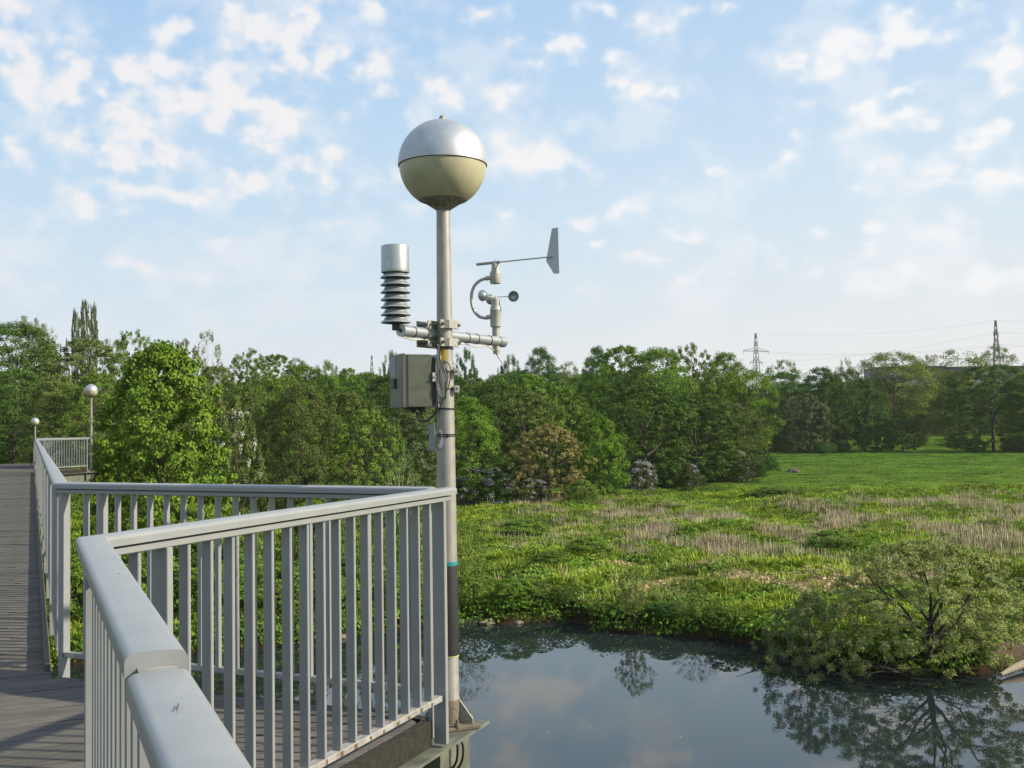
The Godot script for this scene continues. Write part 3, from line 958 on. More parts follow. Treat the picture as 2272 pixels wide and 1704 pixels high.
	s.block(Transform3D(B, ctr - m3 * 0.085 + Vector3(0, -0.153, 0)), Vector3(0.12, 0.014, 0.09), 0.002)
	put("cable_gland", s.mesh(), M.black, cab)
	var p0 := ctr - m3 * 0.09 - m1 * 0.03 + Vector3(0, -0.175, 0.0)
	put("cable", cord([p0, p0 + Vector3(0.012, -0.035, 0.01), p0 + Vector3(0.05, -0.05, 0.01), Vector3(-0.05, 1.607, 0.045), Vector3(-0.035, 1.66, 0.052)], 0.006).mesh(), M.black, cab)

	# loose loops of cable hanging on the post
	var loops := thing("cable_coil", o, "loops of pale cable tied to the post beside the steel cabinet", "cable")
	for k in 4:
		var q := k * 0.006
		put("loop", cord([Vector3(-0.028 + q * 0.5, 1.985, 0.048), Vector3(-0.040 + q, 1.90, 0.050 + q), Vector3(-0.020 + q * 1.6, 1.83 - q, 0.058 + q), Vector3(-0.010 + q, 1.75, 0.062 + q), Vector3(-0.014 + q, 1.70 - q, 0.060), Vector3(-0.032 + q, 1.705, 0.055), Vector3(-0.047 + q * 0.6, 1.77, 0.046), Vector3(-0.050 + q * 0.6, 1.86, 0.044), Vector3(-0.046, 1.895, 0.042)], 0.0038).mesh(), M.cable if k < 3 else M.dark, loops)
	put("loop", cord([Vector3(-0.020, 1.865, 0.054), Vector3(0.0, 1.885, 0.058), Vector3(0.024, 1.875, 0.055), Vector3(0.036, 1.835, 0.048), Vector3(0.028, 1.77, 0.05), Vector3(0.002, 1.70, 0.058), Vector3(-0.035, 1.64, 0.05), Vector3(-0.048, 1.60, 0.04)], 0.0032).mesh(), M.dark, loops)
	for y in [1.964, 1.624]:
		put("cable_tie", ring(Vector3(0, y, 0), Vector3(0.04, 1, 0.0), pole_r(y) + 0.002, 0.009, 0.002).mesh(), M.black, loops)
	# band clamps that hold the cabinet
	for y in [1.832, 1.735]:
		var bc := thing("band_clamp", o, "upper band clamp on the post behind the cabinet" if y > 1.8 else "lower band clamp on the post behind the cabinet", "clamp", "")
		put("band", ring(Vector3(0, y, 0), Vector3.UP, pole_r(y) + 0.001, 0.008, 0.0015).mesh(), M.dark, bc)
		var g := Shape.new()
		g.block(Transform3D(Basis(Vector3.UP, 0.25), Vector3(0.064, y - 0.002, 0.028)), Vector3(0.030, 0.040, 0.026), 0.002)
		put("block", g.mesh(), M.galv, bc)
		g = Shape.new()
		g.rod(Vector3(0.064, y, 0.035), Vector3(0.069, y, 0.044), 0.005, 8)
		put("screw", g.mesh(), M.black, bc)

	# stickers and the small plate lower down
	var yel := thing("yellow_sticker", o, "yellow sticker on the post above the cabinet, under the cable tie", "sticker")
	put("sticker", _patch(1.988, 1.893, 76, 124, 0.0012).mesh(), M.yellow, yel)
	var whi := thing("white_sticker", o, "torn white sticker on the post beside the small plate", "sticker")
	put("sticker", _torn().mesh(), M.sticker, whi)
	var inf := thing("small_plate", o, "thin grey plate with fine print tied to the left side of the post", "notice plate")
	var pb := Basis(Vector3(0.80, 0, 0.60), Vector3.UP, Vector3(-0.60, 0, 0.80))
	var pc := Vector3(-0.076, 1.466, 0.028)
	s = Shape.new()
	s.block(Transform3D(pb, pc), Vector3(0.046, 0.148, 0.003), 0.0008)
	var pl2 := put("plate", s.mesh(), M.plate, inf)
	for k in 10:
		s = Shape.new()
		s.block(Transform3D(pb, pc + pb.z * 0.0018 + Vector3(0, 0.063 - k * 0.014, 0)), Vector3(0.036, 0.0035, 0.0006))
		put("print_line", s.mesh(), M.print, pl2)
	put("double_tie", ring(Vector3(0, 1.480, 0), Vector3(0.0, 1, 0.0), pole_r(1.48) + 0.002, 0.005, 0.0025).mesh(), M.black, inf)
	put("double_tie", ring(Vector3(0, 1.470, 0), Vector3(-0.02, 1, 0.0), pole_r(1.47) + 0.002, 0.005, 0.0025).mesh(), M.black, inf)
	s = Shape.new()
	s.block(Transform3D(Basis(Vector3.UP, 0.1), Vector3(0.012, 1.474, 0.055)), Vector3(0.016, 0.02, 0.010), 0.002)
	put("tie_head", s.mesh(), M.black, inf)

	# black cable loops under the beam end
	var lo := thing("hanging_cable", o, "black cable looping below the steel beam under the lamp post", "cable")
	for k in 2:
		put("loop", cord([Vector3(0.03 + k * 0.02, -0.16, 0.09), Vector3(0.05 + k * 0.03, -0.22, 0.10), Vector3(0.045 + k * 0.03, -0.30, 0.10), Vector3(0.02 + k * 0.02, -0.345 - k * 0.01, 0.09), Vector3(-0.02, -0.37, 0.06)], 0.007).mesh(), M.black, lo)

func _patch(y1: float, y0: float, a0: float, a1: float, lift: float) -> Shape:
	# a label curved round the post; angles in degrees from the right towards the viewer
	var s := Shape.new()
	var m := 8
	for k in m:
		for e in 2:
			var b := [deg_to_rad(lerpf(a0, a1, float(k) / m)), deg_to_rad(lerpf(a0, a1, float(k + 1) / m))]
			var q := []
			for yy in [y0, y1]:
				for a in b:
					var r := pole_r(yy) + lift - e * 0.0005
					q.append(Vector3(cos(a) * r, yy, sin(a) * r))
			if e == 0: s.quad(q[1], q[0], q[2], q[3])
			else: s.quad(q[0], q[1], q[3], q[2])
	return s

func _torn() -> Shape:
	var s := Shape.new()
	var bits := [[1.506, 1.494, 112, 134], [1.497, 1.47, 106, 118], [1.470, 1.452, 104, 114], [1.452, 1.444, 98, 118], [1.446, 1.432, 106, 128], [1.436, 1.424, 100, 122], [1.428, 1.408, 110, 142]]
	for b in bits:
		var p := _patch(b[0], b[1], b[2], b[3], 0.001)
		var off := s.v.size()
		s.v.append_array(p.v); s.n.append_array(p.n); s.c.append_array(p.c); s.uv.append_array(p.uv)
		for i in p.ix: s.ix.append(i + off)
	return s

# ---------------------------------------------------------------- plants
var crowns := {}
var trunks := {}

func profile_at(p: Array, h: float) -> float:
	for i in p.size() - 1:
		if h <= p[i + 1][0]:
			return lerpf(p[i][1], p[i + 1][1], (h - p[i][0]) / (p[i + 1][0] - p[i][0]))
	return 0.0

# a crown one unit high and one wide: clumps of leaves spread through an envelope, and the limbs that carry them
func grow(called: String, sd: int, env: Array, clumps: int, leaves: int, size: float, opt := {}) -> void:
	var rng := RandomNumberGenerator.new()
	rng.seed = sd
	var s := Shape.new()
	var w := Shape.new()
	var blossom := Shape.new()
	var lo: float = env[0][0]
	var hi: float = env[env.size() - 1][0]
	var spread: float = opt.get("spread", 0.10)
	var rise: float = opt.get("rise", 0.0)      # clumps stretched upwards (+) or hanging (-)
	var aspect: float = opt.get("aspect", 1.0)  # real height over real width, keeps leaves in proportion
	var hollow: float = opt.get("hollow", 0.5)
	var trunk_r: float = opt.get("trunk", 0.022)
	var limbs: int = opt.get("limbs", 12)
	var flowers: float = opt.get("flowers", 0.0)
	var top: float = hi * opt.get("trunk_top", 0.8)
	var tp := PackedVector3Array()
	var tr := PackedFloat32Array()
	for k in 7:
		var q := k / 6.0
		tp.append(Vector3(sin(q * 5 + sd) * 0.02 * q, q * top - 0.03, cos(q * 4 + sd * 2) * 0.02 * q))
		tr.append(trunk_r * lerpf(1.0, 0.25, q))
	w.tube(tp, tr, 8)
	# main boughs leave the trunk and fork towards the crown
	var nodes := []
	for k in 7: nodes.append([tp[k], tr[k]])
	var mains: int = opt.get("mains", 7)
	for k in mains:
		var q := lerpf(opt.get("fork", 0.3), 0.85, (k + rng.randf() * 0.6) / mains)
		var b := tp[0].lerp(tp[6], q)
		var a := k * 2.4 + rng.randf() * 0.8
		var hh: float = lerpf(lo, hi, clampf(q + rng.randf_range(0.05, 0.35), 0.2, 0.9))
		var rr := profile_at(env, hh) * rng.randf_range(0.65, 0.9)
		var e := Vector3(cos(a) * rr, hh, sin(a) * rr)
		var r0 := trunk_r * lerpf(0.6, 0.3, q)
		var path := PackedVector3Array()
		var rad := PackedFloat32Array()
		for m in 6:
			var u := m / 5.0
			var p := b.lerp(e, u) + Vector3(rng.randf_range(-1, 1), 0.0, rng.randf_range(-1, 1)) * 0.025 * u * (1.0 - u) * 4.0 - Vector3(0, 0.07 * u * (1.0 - u) * signf(rise + 0.3), 0)
			path.append(p)
			rad.append(r0 * lerpf(1.0, 0.22, u))
			if m > 0: nodes.append([p, r0 * lerpf(1.0, 0.22, u)])
		w.tube(path, rad, 6, false)
	var bumps := FastNoiseLite.new()
	bumps.seed = sd
	bumps.frequency = 0.9
	for i in clumps:
		var h := 0.0
		var r := 0.0
		for attempt in 30:
			h = lerpf(lo, hi, pow(rng.randf(), 0.85))
			r = profile_at(env, h)
			if rng.randf() < sqrt(r / 0.5) + 0.2: break
		var a := rng.randf() * TAU
		var lump := 1.0 + 0.5 * bumps.get_noise_3d(cos(a) * 1.5, h * 4.0, sin(a) * 1.5)
		var f := lerpf(hollow, 1.0, sqrt(rng.randf()))
		var c := Vector3(cos(a) * r * f * lump, h, sin(a) * r * f * lump)
		c.x = clampf(c.x, -0.53, 0.53)
		c.z = clampf(c.z, -0.53, 0.53)
		var out := (Vector3(c.x, (h - lerpf(lo, hi, 0.4)) * 0.6, c.z)).normalized()
		var cr := spread * rng.randf_range(0.6, 1.3)
		var tone := rng.randf_range(0.78, 1.22)
		var warm := rng.randf_range(-0.14, 0.10)
		var flowery := rng.randf() < flowers
		if i < limbs:
			var best: Array = nodes[0]
			var dist := 9.0
			for nd2 in nodes:
				var dd: float = nd2[0].distance_to(c) + maxf(nd2[0].y - c.y, 0.0) * 0.7
				if dd < dist:
					dist = dd
					best = nd2
			var br: float = minf(best[1] * 0.6, trunk_r * 0.11)
			var mid: Vector3 = best[0].lerp(c, 0.5) + Vector3(rng.randf_range(-1, 1), rng.randf_range(-0.5, 1), rng.randf_range(-1, 1)) * dist * 0.1
			w.tube(PackedVector3Array([best[0], mid, c]), PackedFloat32Array([br, br * 0.7, br * 0.3]), 4, false)
			for e in 2:
				var tip := c + Vector3(rng.randf_range(-1, 1), rng.randf_range(-0.3, 1.0) + rise, rng.randf_range(-1, 1)) * cr
				w.tube(PackedVector3Array([mid.lerp(c, 0.6), tip]), PackedFloat32Array([br * 0.45, br * 0.2]), 3, false)
		for m in leaves:
			var d := Vector3(rng.randfn(), rng.randfn(), rng.randfn()).normalized() * pow(rng.randf(), 0.45) * cr
			d.y *= 0.75 / aspect
			if rise != 0.0:
				d = d * 0.45 + Vector3(out.x * 0.35, signf(rise), out.z * 0.35) * absf(rise) * cr * rng.randf() * 2.0
			var nn := (out * 0.6 + Vector3(0, 0.45, 0) + Vector3(rng.randf_range(-1, 1), rng.randf_range(-1, 1), rng.randf_range(-1, 1)) * 0.9).normalized()
			var tip := Vector3(rng.randf_range(-1, 1), rng.randf_range(-1, 0.7) + rise * 0.8, rng.randf_range(-1, 1))
			tip = (tip - nn * tip.dot(nn)).normalized()
			tip.y /= aspect
			var g := tone * rng.randf_range(0.7, 1.3)
			var l := size * rng.randf_range(0.7, 1.35)
			if flowery and m % 3 != 0:
				blossom.tint = Color(1, 1, 1) * rng.randf_range(0.75, 1.1)
				blossom.leaf(c + d * 1.12, tip, nn, l * 0.8, l * 0.7)
			else:
				s.tint = Color(g * (1.0 + warm), g, g * (1.0 - warm * 0.6))
				s.leaf(c + d, tip, nn, l, l * opt.get("slim", 0.55))
	crowns[called] = s.mesh()
	trunks[called] = w.mesh()
	if flowers > 0.0: crowns[called + "_flowers"] = blossom.mesh()

func plant(called: String, kind: String, leaf: String, bark: String, x: float, z: float, top: float, half: float, label: String, category: String, group := "", sink := 0.0, flower := "", turn := -1.0) -> Node3D:
	var gy := ground_y(x, z) - sink
	var o := thing(called, Vector3(x, gy, z), label, category, group)
	o.rotation.y = turn if turn >= 0.0 else fposmod(x * 1.7 + z * 2.3, TAU)
	var wide := half * (2.0 if category == "shrub" or called != "tree" else 2.5) * 1.0
	var size := Vector3(wide, top - gy, wide)
	var t := Transform3D(Basis().scaled(size), Vector3.ZERO)
	put("crown", crowns[kind], M["leaf_" + leaf], o, t)
	put("trunk" if category != "shrub" else "stems", trunks[kind], M["bark_" + bark], o, t)
	if flower != "": put("blossoms", crowns[kind + "_flowers"], M["flower_" + flower], o, t)
	return o

func grow_all() -> void:
	var dome := [[0.02, 0.38], [0.15, 0.47], [0.4, 0.5], [0.65, 0.47], [0.82, 0.37], [0.93, 0.22], [1.0, 0.06]]
	var tall := [[0.05, 0.34], [0.2, 0.45], [0.45, 0.5], [0.68, 0.43], [0.85, 0.29], [0.95, 0.15], [1.0, 0.04]]
	# trees are about twice as tall as wide, so their domes are flatter in these units
	var crown := [[0.03, 0.40], [0.15, 0.47], [0.4, 0.5], [0.68, 0.49], [0.80, 0.45], [0.89, 0.36], [0.95, 0.25], [1.0, 0.08]]
	var egg := [[0.05, 0.36], [0.2, 0.46], [0.45, 0.5], [0.68, 0.45], [0.82, 0.36], [0.92, 0.24], [1.0, 0.07]]
	var open_ := [[0.3, 0.2], [0.5, 0.42], [0.7, 0.5], [0.9, 0.34], [1.0, 0.08]]
	grow("round_a", 11, crown, 420, 86, 0.0205, {"spread": 0.080, "aspect": 1.9})
	grow("round_b", 12, crown, 360, 94, 0.0195, {"spread": 0.088, "rise": 0.12, "aspect": 1.9})
	grow("tall_a", 13, egg, 380, 86, 0.0205, {"spread": 0.075, "aspect": 1.9})
	grow("tall_b", 14, egg, 150, 180, 0.022, {"spread": 0.11, "aspect": 2.2, "rise": 0.35, "hollow": 0.7})
	grow("feather_a", 15, crown, 300, 60, 0.017, {"spread": 0.095, "rise": 0.2, "slim": 0.5, "limbs": 60, "trunk": 0.012, "aspect": 2.0})
	grow("feather_b", 16, crown, 400, 80, 0.0185, {"spread": 0.075, "rise": 0.22, "slim": 0.55, "limbs": 40, "aspect": 2.0})
	grow("birch_a", 17, open_, 120, 52, 0.017, {"spread": 0.09, "rise": -0.25, "limbs": 60, "trunk": 0.013, "trunk_top": 0.95, "aspect": 1.6, "mains": 10})
	grow("birch_b", 18, open_, 80, 46, 0.018, {"spread": 0.10, "rise": 0.3, "limbs": 50, "trunk": 0.012, "aspect": 1.6})
	grow("weep_a", 19, crown, 420, 84, 0.019, {"spread": 0.085, "rise": -0.10, "slim": 0.5, "aspect": 1.9})
	grow("weep_b", 20, dome, 300, 76, 0.023, {"spread": 0.07, "rise": -0.08, "slim": 0.5})
	grow("poplar_a", 21, [[0.0, 0.36], [0.3, 0.5], [0.7, 0.48], [0.93, 0.36], [1.0, 0.2]], 150, 90, 0.045, {"spread": 0.16, "aspect": 3.5, "rise": 0.3, "trunk": 0.03})
	grow("poplar_b", 22, [[0.0, 0.38], [0.4, 0.5], [0.75, 0.45], [0.95, 0.3], [1.0, 0.15]], 150, 90, 0.045, {"spread": 0.16, "aspect": 3.5, "rise": 0.3, "trunk": 0.03})
	grow("conifer", 23, [[0.05, 0.5], [0.4, 0.36], [0.7, 0.2], [1.0, 0.02]], 80, 60, 0.04, {"spread": 0.08, "rise": -0.3, "aspect": 1.7, "trunk_top": 0.97})
	grow("shrub_a", 24, dome, 320, 80, 0.026, {"spread": 0.07})
	grow("shrub_b", 25, dome, 340, 80, 0.021, {"spread": 0.06, "rise": 0.15, "slim": 0.5})
	grow("lilac", 26, dome, 240, 76, 0.030, {"spread": 0.07, "flowers": 0.28})
	grow("locust_a", 27, [[0.24, 0.3], [0.42, 0.46], [0.68, 0.5], [0.86, 0.42], [0.96, 0.24], [1.0, 0.08]], 200, 110, 0.018, {"spread": 0.095, "aspect": 1.6, "limbs": 90, "trunk": 0.018, "mains": 12, "fork": 0.35})
	grow("locust_b", 28, [[0.35, 0.2], [0.6, 0.44], [0.8, 0.5], [0.93, 0.38], [1.0, 0.1]], 100, 80, 0.021, {"spread": 0.11, "aspect": 1.8, "limbs": 70, "trunk": 0.018, "mains": 10, "fork": 0.45})
	# the near ones have plants of their own
	grow("alder", 31, [[0.06, 0.44], [0.2, 0.5], [0.45, 0.49], [0.65, 0.43], [0.82, 0.33], [0.93, 0.2], [1.0, 0.06]], 560, 84, 0.0195, {"spread": 0.05, "slim": 0.7, "limbs": 120, "trunk": 0.016, "aspect": 1.5, "trunk_top": 0.92, "hollow": 0.4, "mains": 16, "fork": 0.15})
	grow("blossom_tree", 32, tall, 230, 76, 0.022, {"spread": 0.07, "rise": 0.2, "flowers": 0.25, "limbs": 24})
	grow("willow", 33, [[0.12, 0.36], [0.3, 0.5], [0.58, 0.49], [0.8, 0.40], [0.93, 0.25], [1.0, 0.08]], 560, 78, 0.0162, {"spread": 0.058, "slim": 0.32, "rise": -0.10, "limbs": 200, "trunk": 0.022, "trunk_top": 0.6, "hollow": 0.4, "aspect": 0.75, "mains": 10, "fork": 0.22})
	grow("low_willow", 34, [[0.0, 0.42], [0.25, 0.5], [0.55, 0.44], [0.8, 0.3], [1.0, 0.06]], 330, 76, 0.023, {"spread": 0.07, "slim": 0.28, "rise": 0.4, "limbs": 130, "trunk": 0.010, "hollow": 0.25, "mains": 12, "fork": 0.05})
	grow("sapling", 35, [[0.22, 0.2], [0.5, 0.45], [0.75, 0.42], [1.0, 0.08]], 110, 46, 0.045, {"spread": 0.10, "slim": 0.26, "rise": 0.5, "limbs": 60, "trunk": 0.016, "aspect": 2.4, "trunk_top": 0.95, "mains": 9, "fork": 0.05})
	grow("knotweed", 36, [[0.0, 0.44], [0.3, 0.5], [0.6, 0.46], [0.85, 0.32], [1.0, 0.12]], 240, 56, 0.036, {"spread": 0.075, "slim": 0.6, "limbs": 20, "trunk": 0.01})
	grow("twiggy", 37, [[0.1, 0.3], [0.5, 0.45], [0.8, 0.4], [1.0, 0.1]], 110, 34, 0.030, {"spread": 0.11, "slim": 0.25, "rise": 0.6, "limbs": 90, "trunk": 0.009, "aspect": 1.4, "mains": 12, "fork": 0.05})

var groves := [
		["tree", "round_a", "dark", -46.9, -98.0, 11.5, 3.29, "dense dark green tree at the far left edge, above the end of the boardwalk"],
		["tree", "feather_a", "pale", -52.3, -112.0, 13.4, 2.40, "pale feathery treetop peeking out over the dark tree at the far left"],
		["tree", "feather_a", "pale", -49.2, -108.0, 12.0, 1.45, "small pale tuft of a treetop just right of the far left trees"],
		["tree", "birch_a", "mid", -46.9, -104.0, 10.2, 1.77, "birch with thin white stems left of the tall poplars"],
		["poplar_tree", "poplar_a", "greygreen", -94.8, -230.0, 28.6, 1.13, "tallest of the narrow columnar poplars on the left skyline"],
		["poplar_tree", "poplar_b", "greygreen", -93.8, -232.0, 27.9, 0.93, "narrow columnar poplar just right of the tallest poplar"],
		["poplar_tree", "poplar_b", "greygreen", -95.4, -226.0, 26.1, 0.81, "leftmost narrow poplar, standing a little apart on the left skyline"],
		["poplar_tree", "poplar_a", "greygreen", -98.4, -236.0, 25.7, 0.84, "short narrow poplar tucked in left of the tallest poplar"],
		["conifer_tree", "conifer", "dark", -97.1, -220.0, 20.4, 0.89, "leftmost small pointed conifer on the left skyline"],
		["conifer_tree", "conifer", "dark", -97.7, -224.0, 20.2, 0.80, "middle small pointed conifer on the left skyline"],
		["conifer_tree", "conifer", "dark", -93.0, -216.0, 20.7, 0.97, "tallest small pointed conifer left of the poplars"],
		["tree", "round_b", "olive", -36.2, -88.0, 9.0, 3.07, "broad olive green tree directly below the poplars"],
		["tree", "feather_b", "mid", -38.1, -104.0, 11.0, 2.42, "feathery tree with upright twigs right of the poplars"],
		["tree", "feather_a", "mid", -38.8, -100.0, 9.8, 1.61, "light feathery treetop between the poplars and the upright twiggy tree"],
		["tree", "round_a", "dark", -38.5, -80.0, 6.1, 2.86, "dark tree low at the far left beside the boardwalk end"],
		["tree", "tall_a", "olive", -32.6, -74.0, 5.3, 2.05, "olive tree behind the two distant ball lamps"],
		["tree", "round_b", "mid", -28.7, -72.0, 5.3, 2.06, "tree just behind and left of the bright lime tree"],
		["tree", "feather_b", "brownish", -29.1, -92.0, 9.0, 1.65, "brownish green tree between the lime tree and the white stemmed birch"],
		["birch_tree", "birch_a", "pale", -23.6, -80.0, 9.1, 1.65, "tall airy birch with white stems rising above its neighbours"],
		["tree", "round_b", "olive", -20.0, -70.0, 5.5, 1.88, "olive tree with drooping twigs below the tall birch"],
		["tree", "feather_b", "mid", -24.1, -96.0, 8.4, 1.97, "green treetop with loose twigs right of the tall birch"],
		["tree", "round_b", "mid", -26.9, -118.0, 9.5, 2.74, "yellowish rounded treetop on the skyline left of the distant mast"],
		["tree", "round_a", "mid", -24.6, -122.0, 8.6, 2.51, "green treetop on the skyline left of the bunchy dark tree"],
		["tree", "feather_a", "brownish", -25.8, -124.0, 9.4, 1.77, "thin brownish treetop sticking up on the skyline left of centre"],
		["tree", "tall_b", "bright", -21.5, -120.0, 8.2, 1.93, "bunchy fresh green tree on the skyline left of the slim mast"],
		["tree", "round_b", "bright", -20.6, -130.0, 8.5, 1.98, "rounded bright green tree standing in front of the slim mast"],
		["tree", "tall_a", "mid", -18.7, -136.0, 8.3, 1.82, "tree just right of the slim mast and left of the grey box"],
		["tree", "tall_b", "deep", -18.6, -160.0, 11.8, 1.72, "dark bunchy poplar half hidden behind the grey instrument box"],
		["shrub", "weep_a", "olive", -15.1, -62.0, 3.6, 1.83, "olive bush right of the white flowering bush"],
		["shrub", "round_a", "darkolive", -12.5, -61.0, 3.9, 1.96, "tall dark olive bush behind the level railing"],
		["tree", "round_a", "mid", -16.4, -74.0, 4.8, 1.85, "green tree above the dark olive bush"],
		["shrub", "round_b", "olive", -11.1, -70.0, 3.6, 2.07, "pale olive bush above the fresh green dome shaped bush"],
		["shrub", "round_b", "fresh", -7.3, -52.0, 2.2, 1.91, "fresh green dome shaped bush behind the level railing"],
		["shrub", "round_a", "greygreen", -6.1, -62.0, 2.9, 2.00, "grey green bush directly left of the lamp post"],
		["tree", "tall_b", "deep", -6.7, -150.0, 11.2, 2.01, "dark bunchy poplar right beside the lamp post on the skyline"],
		["tree", "tall_b", "deep", -0.2, -158.0, 10.7, 2.12, "low dark bunchy poplar on the skyline left of the biggest bunchy poplar"],
		["tree", "tall_a", "deep", 4.1, -150.0, 12.2, 2.55, "biggest dark bunchy poplar on the skyline right of the lamp post"],
		["conifer_tree", "conifer", "greygreen", -2.8, -210.0, 13.0, 0.85, "tiny grey pyramid shaped treetop on the skyline"],
		["tree", "feather_a", "pale", 9.1, -165.0, 10.7, 2.66, "pale treetop on the skyline right of the biggest bunchy poplar"],
		["tree", "tall_a", "bright", -3.4, -80.0, 3.5, 2.07, "bright green leafy tree directly right of the lamp post"],
		["tree", "round_a", "dark", -1.8, -110.0, 6.1, 2.46, "dark green tree behind the bright leafy tree beside the lamp post"],
		["tree", "weep_a", "olive", 1.0, -100.0, 4.7, 2.77, "dull olive tree above and left of the ochre bush"],
		["tree", "round_b", "mid", 4.5, -106.0, 5.0, 2.84, "green tree above the ochre bush"],
		["shrub", "shrub_b", "ochre", 2.7, -79.0, 1.3, 3.04, "round ochre coloured bush at the edge of the meadow"],
		["shrub", "shrub_a", "bright", 6.8, -82.0, 1.8, 2.13, "green dome shaped bush touching the right side of the ochre bush"],
		["shrub", "shrub_a", "fresh", 5.0, -76.0, -2.7, 1.16, "low bright shrub at the foot of the ochre bush"],
		["lilac_shrub", "lilac", "deep", -2.6, -80.0, -1.8, 2.29, "lilac bush in full pale bloom just right of the lamp post"],
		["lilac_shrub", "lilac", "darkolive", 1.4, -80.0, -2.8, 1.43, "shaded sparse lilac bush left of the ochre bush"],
		["tree", "tall_a", "deep", 11.2, -136.0, 11.2, 2.07, "dark treetop at the left end of the big grove in mid picture"],
		["tree", "round_b", "bright", 12.9, -120.0, 10.0, 3.86, "broad yellow green treetop at the top of the big grove"],
		["tree", "round_a", "bright", 16.4, -116.0, 9.5, 3.11, "rounded green treetop in the middle of the big grove"],
		["tree", "feather_b", "mid", 21.4, -124.0, 10.2, 3.22, "treetop with loose upright twigs in the big grove"],
		["tree", "tall_a", "mid", 26.8, -130.0, 9.8, 3.14, "tall green tree near the right end of the big grove"],
		["tree", "round_b", "dark", 12.5, -98.0, 4.7, 3.68, "dark tree mass in front of the left half of the big grove"],
		["tree", "weep_a", "dark", 18.2, -104.0, 4.4, 4.09, "dark drooping tree in front of the middle of the big grove"],
		["tree", "round_a", "darkolive", 23.0, -112.0, 3.3, 3.10, "dark tree at the lower right of the big grove"],
		["tree", "locust_a", "lime", 28.2, -126.0, 7.5, 3.27, "lime green tree with layered boughs at the right edge of the big grove"],
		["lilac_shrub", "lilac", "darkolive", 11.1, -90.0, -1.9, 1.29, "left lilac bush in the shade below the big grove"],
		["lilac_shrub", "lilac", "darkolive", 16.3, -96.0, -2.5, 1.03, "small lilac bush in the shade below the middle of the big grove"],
		["lilac_shrub", "lilac", "mid", 22.2, -103.0, -1.6, 1.47, "bluish lilac bush at the right corner of the big grove beside the meadow"],
		["tree", "feather_a", "mid", 53.5, -205.0, 12.8, 4.22, "pale feathery trees on the skyline right of the first lattice pylon"],
		["tree", "round_a", "deep", 51.3, -196.0, 10.2, 4.38, "round dark green tree right of the lime green tree"],
		["tree", "tall_a", "deep", 58.5, -196.0, 11.0, 4.38, "tall dark green tree in the middle of the far meadow edge"],
		["tree", "feather_b", "greyblossom", 52.9, -186.0, 5.9, 3.49, "dark tree with dull cream blossoms at the far meadow edge"],
		["tree", "tall_b", "dark", 61.2, -190.0, 9.8, 4.08, "dark green tree at the right end of the dark group on the far meadow edge"],
		["locust_tree", "locust_a", "lightolive", 78.9, -214.0, 14.7, 8.04, "broad open crowned tree in front of the left end of the flat roofed building"],
		["locust_tree", "locust_b", "lightolive", 90.1, -226.0, 14.8, 2.83, "slender open crowned tree between the two broad ones before the building"],
		["locust_tree", "locust_b", "lightolive", 96.6, -224.0, 15.7, 6.81, "broad open crowned tree right of the slender one before the building"],
		["tree", "birch_b", "pale", 76.1, -236.0, 14.3, 2.74, "thin leafed twin treetop at the left end of the flat roofed building"],
		["tree", "feather_a", "pale", 112.1, -240.0, 17.3, 4.94, "thin open treetop in front of the right lattice pylon"],
		["shrub", "shrub_a", "deep", 67.2, -192.0, 3.8, 3.78, "left half of the dark bushes below the broad open crowned tree"],
		["shrub", "shrub_b", "dark", 69.9, -186.0, 2.3, 3.99, "right half of the dark bushes below the broad open crowned tree"],
		["shrub", "shrub_b", "olive", 88.3, -214.0, 3.1, 3.25, "pale round bush on top of the grassy embankment"],
		["tree", "weep_a", "dark", 84.3, -182.0, 10.7, 7.00, "big dark willow on the embankment at the right edge"],
		["tree", "round_a", "dark", 87.6, -176.0, 8.3, 3.62, "dark tree cut by the right picture edge"],
	]

